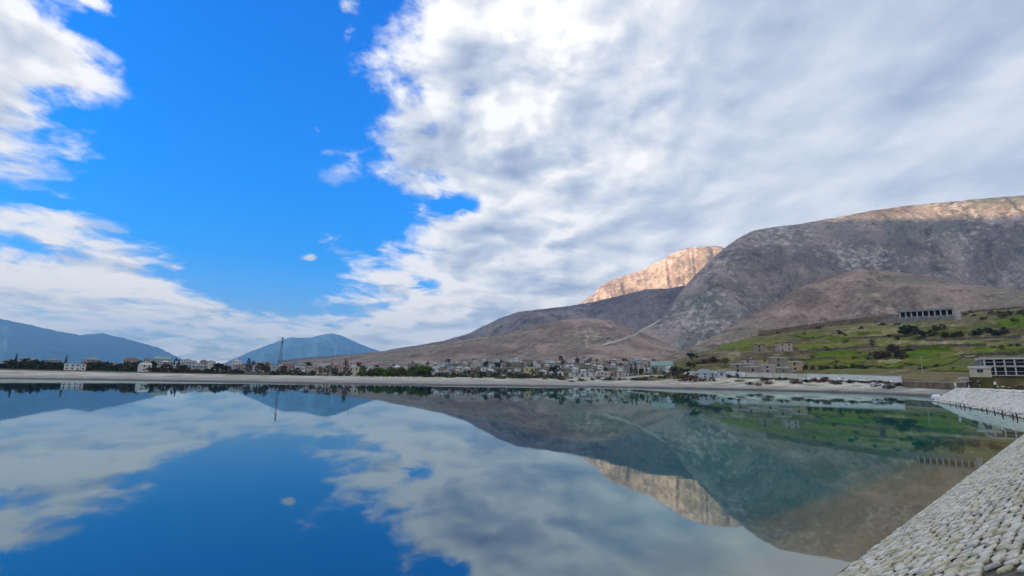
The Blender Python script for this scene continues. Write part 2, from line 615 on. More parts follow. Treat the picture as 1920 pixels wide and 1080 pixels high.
N_OUT = len(OUT)
near_i = np.where(isnear)[0]
iR0 = int(np.argmin(np.hypot(OUT[:, 0] - 56.8, OUT[:, 1] - 55.2)))
iR1 = int(np.argmin(np.hypot(OUT[:, 0] - 96.5, OUT[:, 1] - 116.0)))
BOFF = [-6.0, -3.0, -1.0, 0.0, 1.0, 2.6, 4.2, 5.2, 6.2, 9.5]


def bank_z(X, Y, offs):
    o = np.array(offs)[:, None] + 0 * X
    z = np.minimum(o * 0.66, 3.42) + 0.0
    crest = land_z(X, Y)
    z = np.where(o >= 5.2, crest, np.minimum(z, crest))
    return z + np.where((o > 0) & (o < 9), 0.18, 0.0) * fbm(X / 3.0, Y / 3.0, 9, 3)


def make_bank(name, idx, material):
    X, Y, Z = strip(name, idx, BOFF, [0] * len(BOFF), material)
    return grid_mesh(name, X, Y, bank_z(X, Y, BOFF), material)


def make_beach(name, idx, material):
    """the far side: a gently rising shore of pale stone and mud"""
    idx = np.asarray(idx)
    fr = np.array([-0.10, -0.04, 0.0, 0.08, 0.2, 0.35, 0.5, 0.65, 0.8, 0.9, 1.0])[:, None]
    O = fr * BW[idx][None]
    X, Y = OUT[idx, 0][None] + DIR[idx, 0][None] * O, OUT[idx, 1][None] + DIR[idx, 1][None] * O
    crest = land_z(X[-1], Y[-1])[None]
    zz = np.interp(fr[:, 0], [-0.10, 0, 0.5, 0.8, 1.0], [-0.16, 0, 0.46, 0.78, 1.0])[:, None]
    Z = crest * zz + np.where((fr > 0.02) & (fr < 0.95), 0.35, 0.0) * fbm(X / 6.0, Y / 6.0, 9, 4)
    Z = np.where(fr < -0.05, -2.0, Z)
    return grid_mesh(name, X, Y, Z, material)


far_idx = [i % N_OUT for i in range(iR1, N_OUT + 1)]
make_beach('lake_shore', far_idx, M_BANK)
make_bank('pale_stone_bank', list(range(iR0, iR1 + 1)), M_PALE)
make_bank('revetment_slope', list(range(0, iR0 + 1)), M_BED)
# the land beyond the bank crest, out to the horizon
steps = [0, 6, 14, 24, 36, 50, 70, 95, 125, 160, 200, 250, 310, 380, 470, 600, 800, 1100, 1600, 2400, 4000, 7500, 14500]
base = OUT + DIR * BW[:, None]
cyc = np.concatenate([np.arange(N_OUT), [0]])
GX = np.stack([base[cyc, 0] + RAD[cyc, 0] * s for s in steps])
GY = np.stack([base[cyc, 1] + RAD[cyc, 1] * s for s in steps])
grid_mesh('ground', GX, GY, land_z(GX, GY), M_GROUND)

# lake bed and water
bed = MB()
bed.poly([(p[0] - n[0] * 5.5, p[1] - n[1] * 5.5, -3.4) for p, n in zip(OUT[::3], NRM[::3])])
bo = bed.build('lake_bed', M_BED)
bo['kind'] = 'structure'

M_WATER = bpy.data.materials.new('lake_water')
M_WATER.use_nodes = True
def _water(m):
    g = NT(m.node_tree)
    nt = m.node_tree
    nt.nodes.remove(nt.nodes['Principled BSDF'])
    out = nt.nodes['Material Output']
    pos = g.n('ShaderNodeNewGeometry').outputs['Position']
    x, y, z = g.sep(pos)
    # shallow water near the stone revetment shows its brown bed
    dshore = g.math('SUBTRACT', g.math('ADD', g.math('MULTIPLY', x, NL_N.x), g.math('MULTIPLY', y, NL_N.y)), NL_P.dot(NL_N))
    along = g.comb(g.math('MULTIPLY', dshore, 1.0), g.math('MULTIPLY', g.math('ADD', g.math('MULTIPLY', x, NL_D.x), g.math('MULTIPLY', y, NL_D.y)), 0.06), 0.0)
    wn = g.noise(along, 1.2, 4, 0.6)
    sh = g.smooth(g.math('ADD', dshore, g.math('MULTIPLY', g.math('SUBTRACT', wn, 0.5), 4.0)), -4.5, -0.3)
    wide = g.math('ADD', x, g.math('MULTIPLY', g.math('SUBTRACT', g.noise(pos, 0.05, 3, 0.5), 0.5), 10.0))
    deep = g.mix(g.smooth(wide, -1.0, 13.0), (0.0, 0.016, 0.055), (0.0, 0.105, 0.085))
    body = g.mix(sh, deep, (0.22, 0.155, 0.06))
    dif = g.n('ShaderNodeBsdfDiffuse')
    g.put(dif.inputs['Color'], body)
    gl = g.n('ShaderNodeBsdfGlossy')
    gl.inputs['Roughness'].default_value = 0.022
    gl.inputs['Color'].default_value = (0.76, 0.93, 0.96, 1)
    bp = g.n('ShaderNodeBump')
    bp.inputs['Strength'].default_value = 0.085
    bp.inputs['Distance'].default_value = 0.02
    wv = g.noise(g.comb(g.math('MULTIPLY', x, 0.35), y, 0.0), 0.9, 3, 0.5)
    patch = g.smooth(g.noise(g.comb(g.math('MULTIPLY', x, 0.25), y, 0.0), 0.06, 3, 0.5), 0.45, 0.7, 0.25, 1.6)
    g.put(bp.inputs['Height'], g.math('MULTIPLY', wv, patch))
    g.put(gl.inputs['Normal'], bp.outputs[0])
    fr = g.n('ShaderNodeFresnel')
    fr.inputs['IOR'].default_value = 2.75
    mx = g.n('ShaderNodeMixShader')
    g.put(mx.inputs[0], fr.outputs[0])
    g.put(mx.inputs[1], dif.outputs[0])
    g.put(mx.inputs[2], gl.outputs[0])
    g.put(out.inputs['Surface'], mx.outputs[0])
_water(M_WATER)
wm = MB()
wm.poly([(p[0] + n[0] * 0.5, p[1] + n[1] * 0.5, 0.0) for p, n in zip(OUT, NRM)])
wo = wm.build('lake_water', M_WATER)
wo['kind'] = 'structure'
bm = bmesh.new(); bm.from_mesh(wo.data); bmesh.ops.triangulate(bm, faces=bm.faces)
for f in bm.faces:
    if f.normal.z < 0:
        f.normal_flip()
bm.to_mesh(wo.data); bm.free()

# ------------------------------------------------------------------ hills and mountains
M_MAIN = mountain_mat('grey_mountain', (0.60, 0.52, 0.45), (0.22, 0.185, 0.165), (0.40, 0.32, 0.27), 0.0045, 0.035, 0.5, accent=(0.20, 0.205, 0.165))
M_BROWN = mountain_mat('brown_hill', (0.56, 0.44, 0.34), (0.24, 0.18, 0.135), (0.43, 0.315, 0.24), 0.007, 0.045, 0.35, accent=(0.26, 0.22, 0.155))
M_PEAK = mountain_mat('limestone_peak', (0.78, 0.61, 0.50), (0.34, 0.27, 0.22), (0.54, 0.42, 0.34), 0.0025, 0.016, 0.9, streak=0.026)
M_RIDGE = mountain_mat('slate_ridge', (0.38, 0.35, 0.32), (0.17, 0.15, 0.135), (0.28, 0.235, 0.21), 0.002, 0.014, 0.2)
M_FAR = mountain_mat('far_mountain', (0.10, 0.20, 0.28), (0.03, 0.11, 0.17), (0.05, 0.15, 0.22), 0.0006, 0.004, 0.2)  # part of the distant haze's blue is painted into these tones
M_GREEN = mountain_mat('olive_slope', (0.38, 0.32, 0.19), (0.14, 0.15, 0.04), (0.25, 0.20, 0.095), 0.016, 0.09, 0.3, accent=(0.17, 0.13, 0.07))
M_FIELD = [mountain_mat('bright_field', (0.24, 0.23, 0.07), (0.105, 0.175, 0.010), (0.17, 0.175, 0.025), 0.02, 0.12, 0.1), mountain_mat('olive_field', (0.30, 0.28, 0.10), (0.15, 0.19, 0.02), (0.22, 0.20, 0.05), 0.02, 0.12, 0.2),
           mountain_mat('straw_field', (0.44, 0.38, 0.22), (0.28, 0.25, 0.09), (0.36, 0.29, 0.15), 0.02, 0.12, 0.2)]
M_OCC = mountain_mat('sun_blocker_ridge', (0.25, 0.24, 0.22), (0.07, 0.07, 0.06), (0.13, 0.12, 0.10), 0.002, 0.01, 0.3)  # for the unseen ridge added to keep sun off the lower slopes

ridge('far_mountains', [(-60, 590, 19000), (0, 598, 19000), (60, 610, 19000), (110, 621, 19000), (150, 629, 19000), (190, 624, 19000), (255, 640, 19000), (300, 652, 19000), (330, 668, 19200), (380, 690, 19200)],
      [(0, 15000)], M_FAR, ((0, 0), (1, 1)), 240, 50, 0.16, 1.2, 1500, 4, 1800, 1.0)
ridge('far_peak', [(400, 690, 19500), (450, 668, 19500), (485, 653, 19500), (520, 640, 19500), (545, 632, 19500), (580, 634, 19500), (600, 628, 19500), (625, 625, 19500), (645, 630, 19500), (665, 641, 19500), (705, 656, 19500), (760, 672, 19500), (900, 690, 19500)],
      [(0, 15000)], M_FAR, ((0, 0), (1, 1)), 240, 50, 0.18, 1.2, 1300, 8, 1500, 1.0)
ridge('limestone_peak', [(960, 640, 4600), (1020, 600, 4700), (1085, 572, 4800), (1110, 552, 4900), (1130, 533, 5000), (1165, 520, 5000), (1200, 506, 5000), (1232, 492, 5000), (1260, 474, 5000), (1285, 466, 5000), (1300, 463, 5000), (1340, 462, 5000),
      (1375, 466, 5000), (1450, 480, 5000), (1600, 520, 5000)], [(900, 4000), (1600, 4150)], M_PEAK, ((0, 0), (0.45, 0.30), (0.7, 0.62), (0.88, 0.90), (1, 1)), 260, 110, 0.16, 1.3, 330, 21, 2000, 2.2)
ridge('slate_ridge', [(520, 676, 4000), (600, 669, 4000), (700, 661, 4000), (800, 645, 3900), (840, 637, 3800), (880, 625, 3800), (905, 612, 3800), (930, 600, 3800), (955, 590, 3800), (980, 583, 3700), (1020, 579, 3700), (1060, 574, 3700), (1100, 569, 3700),
      (1140, 560, 3650), (1170, 553, 3600), (1200, 545, 3550), (1217, 541, 3500), (1250, 541, 3450), (1275, 537, 3400), (1300, 534, 3300), (1400, 560, 3200)], [(500, 2700), (1400, 2500)], M_RIDGE, ((0, 0), (0.5, 0.42), (1, 1)), 280, 90, 0.12, 1.1, 260, 31, 1200, 0.9)
ridge('brown_shoulder', [(560, 676, 2400), (640, 668, 2300), (720, 660, 2200), (800, 648, 2100), (850, 640, 2100), (900, 633, 2000), (960, 622, 2000), (1010, 608, 2000), (1060, 599, 2000), (1110, 597, 2000), (1150, 602, 2000), (1190, 618, 1950), (1240, 640, 1900), (1300, 660, 1900)],
      [(500, 1400), (1300, 1250)], M_BROWN, ((0, 0), (0.5, 0.40), (0.8, 0.80), (1, 1)), 220, 80, 0.10, 1.0, 200, 41, 700, 0.6)
ridge('mountain', [(1020, 680, 1500), (1080, 662, 1700), (1140, 640, 1900), (1190, 622, 2050), (1235, 601, 2200), (1262, 566, 2300), (1290, 531, 2400), (1315, 504, 2450), (1340, 480, 2500), (1362, 462, 2550), (1385, 446, 2600), (1408, 434, 2650), (1440, 427, 2750),
      (1500, 420, 2850), (1560, 409, 2950), (1640, 394, 3050), (1700, 386, 3100), (1760, 380, 3150), (1830, 374, 3200), (1920, 367, 3250), (2000, 362, 3300), (2150, 358, 3300), (2400, 380, 3300)],
      [(1000, 1000), (1140, 1350), (1300, 1650), (1420, 1800), (1600, 2050), (1920, 2300), (2400, 2300)], M_MAIN, ((0, 0), (0.25, 0.16), (0.5, 0.42), (0.75, 0.76), (0.9, 0.935), (1, 1)), 460, 190, 0.15, 0.85, 230, 51, 1500, 0.6, terr=(30.0, 0.22))
ridge('brown_foothill', [(1180, 690, 900), (1250, 668, 1050), (1320, 640, 1200), (1390, 603, 1350), (1440, 573, 1450), (1480, 550, 1500), (1520, 530, 1550), (1560, 516, 1600), (1600, 507, 1600), (1640, 505, 1600), (1700, 512, 1600), (1750, 521, 1600), (1800, 531, 1580), (1860, 538, 1560),
      (1920, 545, 1540), (2050, 560, 1500), (2300, 600, 1400)], [(1100, 700), (1300, 900), (1500, 1080), (2300, 950)], M_BROWN, ((0, 0), (0.5, 0.45), (0.85, 0.88), (1, 1)), 260, 100, 0.10, 1.2, 120, 61, 700, 0.6)
ridge('green_hillside', [(1180, 694, 480), (1260, 678, 520), (1330, 655, 560), (1400, 634, 620), (1470, 619, 680), (1560, 608, 720), (1640, 600, 740), (1720, 592, 760), (1800, 588, 780), (1920, 577, 800), (2050, 572, 800), (2350, 580, 760)],
      [(1180, 330), (1400, 300), (1700, 255), (1920, 190), (2350, 160)], M_GREEN, ((0, 0), (0.3, 0.22), (0.55, 0.5), (0.62, 0.62), (1, 1)), 260, 130, 0.05, 0.4, 70, 71, 250, 0.8, zfoot=3.5, terr=(5.5, 0.75))


def occluder():
    """an added ridge, out of frame, that blocks the low sun below the high crests"""
    sd = Vector((math.sin(R(SUN_AZ)), math.cos(R(SUN_AZ))))
    ys = np.linspace(-2700, 2750, 120)
    xo = -4000.0
    prof = np.interp(ys, [-2700, -2200, -1500, -850, -140, 1000, 2200, 2750], OCC_Z)
    prof = prof + 60 * fbm(ys / 500.0, ys * 0, 77, 5)
    ts = np.linspace(-1, 1, 25)
    X = np.stack([xo + 1000 * t + 0 * ys for t in ts])
    Y = np.stack([ys for t in ts])
    Z = np.stack([2 + (prof) * (1 - abs(t)) ** 0.9 for t in ts])
    Z = Z + 0.12 * prof[None] * fbm(X / 500, Y / 500, 78, 5) * (1 - np.abs(ts)[:, None]) * (np.abs(ts)[:, None])
    grid_mesh('sun_blocker_ridge', X, Y, Z, M_OCC)


OCC_Z = [700, 1250, 1660, 1765, 1740, 1750, 1640, 1000]
occluder()

# ---- air
hz = MB()
hz.box(-16500, 15500, -15500, 21500, -8.0, 1900)
M_HAZE = bpy.data.materials.new('haze')
M_HAZE.use_nodes = True
M_HAZE.node_tree.nodes.remove(M_HAZE.node_tree.nodes['Principled BSDF'])
_pv = M_HAZE.node_tree.nodes.new('ShaderNodeVolumePrincipled')
_pv.inputs['Color'].default_value = (0.20, 0.49, 1.0, 1)
_pv.inputs['Density'].default_value = 6.2e-5
M_HAZE.node_tree.links.new(_pv.outputs[0], M_HAZE.node_tree.nodes['Material Output'].inputs['Volume'])
ho = hz.build('haze', M_HAZE)
ho['kind'] = 'stuff'

# ------------------------------------------------------------------ things: where they stand
def drop(x, y):
    z = -50.0
    for t in TERRAIN:
        h = t.ray_cast(Vector((x, y, 4000.0)), Vector((0, 0, -1)))
        if h[0] is not None:
            z = max(z, h[0].z)
    return z


def spot(px, dist, sink=0.0):
    x, y = ground_xy(px, dist)
    return Vector((x, y, drop(x, y) - sink))


def hit(px, py):
    """the piece of ground that the camera sees at this picture point"""
    d = cam_ray(px, py)
    best = None
    for t in TERRAIN:
        h = t.ray_cast(Vector((0, 0, EYE)), d)
        if h[0] is not None and (best is None or h[3] < best[1]):
            best = (h[0], h[3])
    return best[0] if best else None


def face_cam(p):
    """rotation about z that turns a thing's -y front towards the viewpoint"""
    return math.atan2(p.x, -p.y) + math.pi if False else math.atan2(-p.x, p.y)


PLACED = []          # (object, picture column, description, category) labelled in one go further down


def register(o, px, desc, cat, group):
    o['category'] = cat
    if group:
        o['group'] = group
    PLACED.append((o, px, desc))
    return o


# ------------------------------------------------------------------ materials of things
def wallmat(name, c):
    return mat(name, c, 0.85, scale=0.9, col2=tuple(q * 0.72 for q in c), lo=0.3, hi=0.7)


W_MAT = {'white': wallmat('white_render', (0.78, 0.77, 0.74)), 'cream': wallmat('cream_render', (0.66, 0.58, 0.44)), 'grey': wallmat('grey_block', (0.36, 0.35, 0.34)),
         'ochre': wallmat('ochre_render', (0.52, 0.40, 0.24)), 'pink': wallmat('pinkish_render', (0.52, 0.42, 0.37)), 'stone': wallmat('field_stone', (0.36, 0.30, 0.23)),
         'yellow': wallmat('yellow_render', (0.62, 0.56, 0.30)), 'greenish': wallmat('grey_green_render', (0.40, 0.46, 0.42)), 'bluish': wallmat('blue_grey_render', (0.50, 0.56, 0.62))}
R_MAT = {'red': mat('clay_tile', (0.30, 0.13, 0.08), 0.85, 0.4, 1.0), 'grey': mat('grey_sheet_roof', (0.30, 0.31, 0.32), 0.6, 0.25, 0.5), 'pale': mat('pale_roof', (0.60, 0.60, 0.57), 0.7, 0.2, 0.5),
         'green': mat('green_sheet_roof', (0.26, 0.38, 0.33), 0.6, 0.25, 0.5), 'brown': mat('brown_roof', (0.20, 0.15, 0.11), 0.8, 0.3, 0.8)}
M_GLASS = mat('dark_pane', (0.02, 0.023, 0.03), 0.25, 0.2, 1.0, spec=0.25)
M_FRAME = mat('pale_frame', (0.6, 0.6, 0.58), 0.6, 0.1, 1.0)
M_DOOR = mat('brown_door', (0.14, 0.09, 0.06), 0.7, 0.3, 1.0)
M_BARK = mat('bark', (0.13, 0.10, 0.075), 0.9, 0.4, 2.0)
LEAF = {'dark': mat('dark_leaves', (0.045, 0.070, 0.032), 0.8, 0.45, 0.5, objrand=0.35), 'green': mat('green_leaves', (0.13, 0.20, 0.025), 0.8, 0.5, 0.5, objrand=0.25),
        'olive': mat('olive_leaves', (0.13, 0.13, 0.06), 0.8, 0.4, 0.5, objrand=0.3), 'brown': mat('bare_twigs', (0.12, 0.085, 0.06), 0.9, 0.4, 0.5, objrand=0.3),
        'red': mat('russet_leaves', (0.15, 0.07, 0.05), 0.9, 0.4, 0.5, objrand=0.25), 'blue': mat('blue_green_leaves', (0.035, 0.062, 0.045), 0.8, 0.4, 0.5, objrand=0.3)}
M_IRON = mat('dark_steel', (0.06, 0.065, 0.08), 0.6, 0.3, 2.0)
M_WHITE = mat('white_paint', (0.80, 0.80, 0.78), 0.6, 0.12, 0.6)
M_CONC = mat('pale_concrete', (0.55, 0.53, 0.48), 0.9, 0.3, 0.6)
M_GREYC = mat('weathered_concrete', (0.42, 0.40, 0.37), 0.9, 0.4, 0.6)
M_DCONC = mat('dark_concrete', (0.30, 0.28, 0.26), 0.9, 0.4, 0.6)


def shore_r(px):
    a = math.radians(azel(px, 710)[0])
    far = np.array([i for i in range(N_OUT) if base[i, 1] > 60 and np.hypot(*base[i]) > 150 and not isnear[i]])
    A = np.arctan2(base[far, 0], base[far, 1])
    o = np.argsort(A)
    return float(np.interp(a, A[o], np.hypot(base[far, 0], base[far, 1])[o])) + 1.0


def fix(px, d, back=4.0):
    """keeps what stands behind the far shore clear of the beach"""
    c = shore_r(px)
    return d if px > 1262 or d > c + back + 60 else c + back + max(0.0, d - 240) * (0.9 if back > 20 else 0.35)


# ------------------------------------------------------------------ houses
WIN_MESH = {}


def window_mesh(w, h):
    k = (w, h)
    if k not in WIN_MESH:
        b = MB()
        b.box(-w / 2, w / 2, 0.0, 0.06, 0, h)
        f = 0.09
        b2 = MB()
        for (x0, x1, z0, z1) in ((-w / 2 - f, -w / 2, -f, h + f), (w / 2, w / 2 + f, -f, h + f), (-w / 2, w / 2, h, h + f), (-w / 2, w / 2, -f, 0)):
            b2.box(x0, x1, -0.07, 0.06, z0, z1)
        b2.box(-0.03, 0.03, -0.05, -0.002, 0, h)
        WIN_MESH[k] = (b.mesh('window', M_GLASS), b2.mesh('frame', M_FRAME))
    return WIN_MESH[k]


DOOR_MESH = None


def house(px, dist, wpx, hpx, wall, roof, rcol, desc, group, depth=None, turn=0.0, floors=None, sink=0.6, cat='house', windows=True, z=None, openings=False, name='house'):
    """wall, roof, windows (> frame) and a door; width and eaves height given in picture pixels at its distance"""
    global DOOR_MESH
    dist = fix(px, dist, 70.0 if group == 'houses on the far plain' else 8.0)
    k = mpp(px, dist)
    W, H = wpx * k, hpx * k
    D = depth or max(5.0, W * 0.75)
    p = spot(px, dist)
    if z is not None:
        p.z = z
    rz = face_cam(p) + turn
    t = empty(name, p, rz)
    rh = 0.0
    w = MB()
    w.box(-W / 2, W / 2, 0, D, -2.0 - sink, H)
    r = MB()
    e = 0.35
    if roof == 'gable':
        rh = min(W, D) * 0.28
        w.raw([(-W / 2, 0, H), (-W / 2, D, H), (-W / 2, D / 2, H + rh), (W / 2, 0, H), (W / 2, D, H), (W / 2, D / 2, H + rh)], [(0, 2, 1), (3, 4, 5)])
        s = rh / (D / 2)
        for sg in (1, -1):
            y0, y1 = (-e, D / 2) if sg > 0 else (D + e, D / 2)
            za = H - e * s
            a = [(-W / 2 - e, y0, za + 0.02), (W / 2 + e, y0, za + 0.02), (W / 2 + e, y1, H + rh + 0.02), (-W / 2 - e, y1, H + rh + 0.02)]
            b_ = [(q[0], q[1], q[2] + 0.18) for q in a]
            r.raw(a + b_, [(0, 3, 2, 1), (4, 5, 6, 7), (0, 1, 5, 4), (1, 2, 6, 5), (2, 3, 7, 6), (3, 0, 4, 7)])
    elif roof == 'hip':
        rh = min(W, D) * 0.27
        q = max(0.01, (W - D) / 2) if W > D else 0.01
        base_ = [(-W / 2 - e, -e, H + 0.01), (W / 2 + e, -e, H + 0.01), (W / 2 + e, D + e, H + 0.01), (-W / 2 - e, D + e, H + 0.01)]
        r.raw(base_ + [(-q, D / 2, H + rh), (q, D / 2, H + rh)], [(0, 3, 2, 1), (0, 1, 5, 4), (1, 2, 5), (2, 3, 4, 5), (3, 0, 4)])
    else:
        r.box(-W / 2 - 0.25, W / 2 + 0.25, -0.25, D + 0.25, H + 0.01, H + 0.28)
        r.box(-W / 2 - 0.25, W / 2 + 0.25, -0.25, -0.10, H + 0.28, H + 0.65)
    w.build('wall', W_MAT[wall], t)
    ro = r.build('roof', R_MAT[rcol], t)
    if roof == 'flat' and name == 'house' and random.random() < 0.6:
        tk = MB(); tx = random.uniform(-0.3, 0.3) * W
        tk.tube([(tx, D * 0.5, H + 0.27), (tx, D * 0.5, H + 1.4), (tx, D * 0.5, H + 1.5)], [0.6, 0.6, 0.3], 10)
        tk.build('water_tank', M_IRON if random.random() < 0.4 else M_CONC, ro)
    elif roof != 'flat' and random.random() < 0.6:
        tk = MB(); tx = random.uniform(-0.25, 0.25) * W
        tk.box(tx - 0.3, tx + 0.3, D * 0.3, D * 0.3 + 0.6, H, H + rh + 0.6)
        tk.build('chimney', W_MAT['grey'], ro)
    if windows:
        nf = floors or max(1, int(round(H / 3.1)))
        fh = H / nf
        n = max(1, int(W / (5.2 if openings else 3.2)))
        if not openings:
            wh = (1.2, min(1.4, fh * 0.5))
        else:
            wh = (1.1, min(1.5, fh * 0.5))
        gm, fm = window_mesh(round(wh[0], 1), round(wh[1], 1))
        dn = random.randrange(n) if n > 1 else -1
        for f in range(nf):
            for i in range(n):
                x = -W / 2 + W * (i + 0.5) / n
                if f == 0 and i == dn:
                    if DOOR_MESH is None:
                        b = MB(); b.box(-0.5, 0.5, -0.05, 0.06, 0, 2.1); DOOR_MESH = b.mesh('door', M_DOOR)
                    obj('door', DOOR_MESH, t, (x, 0, 0))
                    continue
                o = obj('window', gm, t, (x, -0.01, f * fh + fh * 0.36))
                if dist < 330:
                    obj('frame', fm, o)
    register(t, px, desc, cat, group)
    return t


# ------------------------------------------------------------------ trees and shrubs
def crown_mesh(seed, form, n, leaf, name, m):
    """many leaf-sized faces gathered in clumps through the crown's volume, one metre tall and wide"""
    r = np.random.default_rng(seed)
    vs, fs = [], []
    if form == 'conifer':
        cl = [((0.5 - 0.5 * t) * 0.8 * math.cos(a), (0.5 - 0.5 * t) * 0.8 * math.sin(a), 0.08 + 0.92 * t) for t, a in zip(r.random(30) ** 0.8, r.random(30) * 6.28)]
        rad = 0.10
    elif form == 'poplar':
        cl = [(0.25 * r.normal(), 0.25 * r.normal(), 0.12 + 0.86 * r.random()) for _ in range(26)]
        rad = 0.12
    elif form == 'shrub':
        cl = []
        while len(cl) < 24:
            q = r.random(3) * (1, 1, 1) - (0.5, 0.5, 0)
            if (q[0] / 0.5) ** 2 + (q[1] / 0.5) ** 2 + (q[2] / 0.85) ** 2 < 1:
                cl.append(tuple(q))
        rad = 0.15
    else:
        cl = []
        while len(cl) < 26:
            q = r.random(3) - (0.5, 0.5, 0.0)
            if (q[0] / 0.42) ** 2 + (q[1] / 0.42) ** 2 + ((q[2] - 0.60) / 0.36) ** 2 < 1 and (q[0] ** 2 + q[1] ** 2 > 0.02 or q[2] > 0.6):
                cl.append(tuple(q))
        rad = 0.12
    per = n // len(cl)
    for c in cl:
        s = rad * (0.6 + 0.8 * r.random())
        for _ in range(per):
            d = r.normal(size=3); d /= np.linalg.norm(d) + 1e-6
            p = np.array(c) + d * s * r.random() ** 0.4
            p[2] = max(p[2], 0.02)
            u = r.normal(size=3); u /= np.linalg.norm(u)
            v = np.cross(u, d); v /= np.linalg.norm(v) + 1e-6
            L = leaf * (0.6 + 0.8 * r.random())
            k = len(vs)
            vs += [tuple(p - u * L), tuple(p + v * L * 0.6), tuple(p + u * L), tuple(p - v * L * 0.6)]
            fs.append((k, k + 1, k + 2, k + 3))
    me = bpy.data.meshes.new(name)
    me.from_pydata(vs, [], fs)
    me.materials.append(m)
    return me


def trunk_mesh(seed, form):
    r = random.Random(seed)
    b = MB()
    if form == 'conifer':
        b.tube([(0, 0, -0.1), (0.01, 0, 0.3), (0, 0, 0.92)], [0.035, 0.025, 0.006], 6)
    elif form == 'shrub':
        for k in range(5):
            a = k * 1.3 + r.random()
            b.tube([(0.03 * math.cos(a), 0.03 * math.sin(a), -0.1), (0.14 * math.cos(a), 0.14 * math.sin(a), 0.3), (0.3 * math.cos(a), 0.3 * math.sin(a), 0.62)], [0.025, 0.018, 0.006], 5)
    else:
        b.tube([(0, 0, -0.1), (0.01, 0.01, 0.2), (0, 0.02, 0.42), (0.01, 0, 0.75)], [0.045, 0.036, 0.026, 0.008], 6)
        for k in range(5):
            a = k * 1.26 + r.random() * 0.6
            h = 0.26 + 0.07 * k
            l = 0.26 + 0.08 * r.random()
            b.tube([(0.005, 0.01, h), (l * 0.5 * math.cos(a), l * 0.5 * math.sin(a), h + 0.12), (l * math.cos(a), l * math.sin(a), h + 0.27)], [0.02, 0.013, 0.005], 5)
    return b.mesh('trunk', M_BARK)


CROWNS, TRUNKS = {}, {}
FORM_N = {'round': (700, 0.055), 'conifer': (520, 0.045), 'poplar': (520, 0.05), 'shrub': (560, 0.06), 'bare': (620, 0.035)}


def plant(px, dist, wpx, hpx, form, leaf, desc, group, name=None, z=None, pos=None, sink=0.15):
    if pos is None:
        dist = fix(px, dist)
    k = mpp(px, dist) if pos is None else (pos.x * AX_F.x + pos.y * AX_F.y + (pos.z - EYE) * AX_F.z) / F_PX
    p = spot(px, dist) if pos is None else pos.copy()
    if z is not None:
        p.z = z
    v = random.randrange(4)
    shape = 'round' if form == 'bare' else form
    key = (form, leaf, v)
    if key not in CROWNS:
        n, l = FORM_N[form]
        CROWNS[key] = crown_mesh(hash((shape, v)) % 1000 if False else v * 13 + len(form), shape, n, l, 'crown', LEAF[leaf])
    if (shape, v) not in TRUNKS:
        TRUNKS[(shape, v)] = trunk_mesh(v, shape)
    nm = name or ('bush' if form == 'shrub' else 'conifer_tree' if form == 'conifer' else 'tree')
    t = empty(nm, (p.x, p.y, p.z - sink), random.random() * 6.28)
    t.scale = (wpx * k, wpx * k, hpx * k)
    obj('trunk', TRUNKS[(shape, v)], t)
    obj('crown', CROWNS[key], t)
    register(t, px, desc, 'shrub' if form == 'shrub' else 'tree', group)
    return t


U = random.uniform
# ---- far plain, left half: tree belt, sheds and houses
house(138, 430, 31, 11, 'white', 'flat', 'pale', None, None, depth=10, windows=True, name='shed', cat='shed')
PLACED[-1] = (PLACED[-1][0], 138, '!long low white shed with a flat roof among dark trees')
house(273, 420, 17, 13, 'white', 'gable', 'pale', None, None, turn=0.5, name='house')
PLACED[-1] = (PLACED[-1][0], 273, '!white gabled house behind the dark hedge on the plain')
for px, d, w, h, wl, rf, rc in [(12, 520, 16, 9, 'grey', 'flat', 'pale'), (52, 560, 22, 8, 'bluish', 'gable', 'grey'), (92, 620, 18, 9, 'grey', 'flat', 'pale'), (172, 600, 22, 9, 'grey', 'hip', 'grey'), (205, 640, 26, 8, 'pink', 'gable', 'brown'), (238, 560, 20, 10, 'pink', 'hip', 'red'),
                                (300, 560, 26, 11, 'greenish', 'gable', 'green'), (322, 620, 18, 10, 'greenish', 'flat', 'pale'), (346, 520, 12, 12, 'white', 'hip', 'grey'), (372, 600, 24, 10, 'greenish', 'hip', 'grey'), (393, 480, 10, 12, 'white', 'flat', 'pale'),
                                (420, 620, 24, 9, 'bluish', 'gable', 'grey'), (452, 560, 18, 10, 'grey', 'hip', 'brown'), (486, 620, 22, 12, 'bluish', 'flat', 'pale'), (508, 560, 13, 13, 'bluish', 'flat', 'pale'), (540, 640, 22, 10, 'pink', 'hip', 'red'), (562, 560, 15, 10, 'white', 'gable', 'grey'),
                                (584, 620, 18, 11, 'pink', 'flat', 'pale'), (604, 520, 18, 13, 'white', 'flat', 'pale'), (632, 600, 16, 12, 'pink', 'hip', 'red'), (700, 620, 18, 8, 'white', 'gable', 'grey'), (724, 700, 22, 9, 'bluish', 'flat', 'pale'), (746, 560, 18, 11, 'white', 'hip', 'pale'), (772, 660, 20, 10, 'grey', 'gable', 'brown')]:
    house(px, d, w, h, wl, rf, rc, f'{wl if wl not in ("pink", "stone") else "pinkish" if wl == "pink" else "stone"} house with {"flat" if rf == "flat" else rc + " " + rf} roof', 'houses on the far plain', turn=U(-0.5, 0.5))
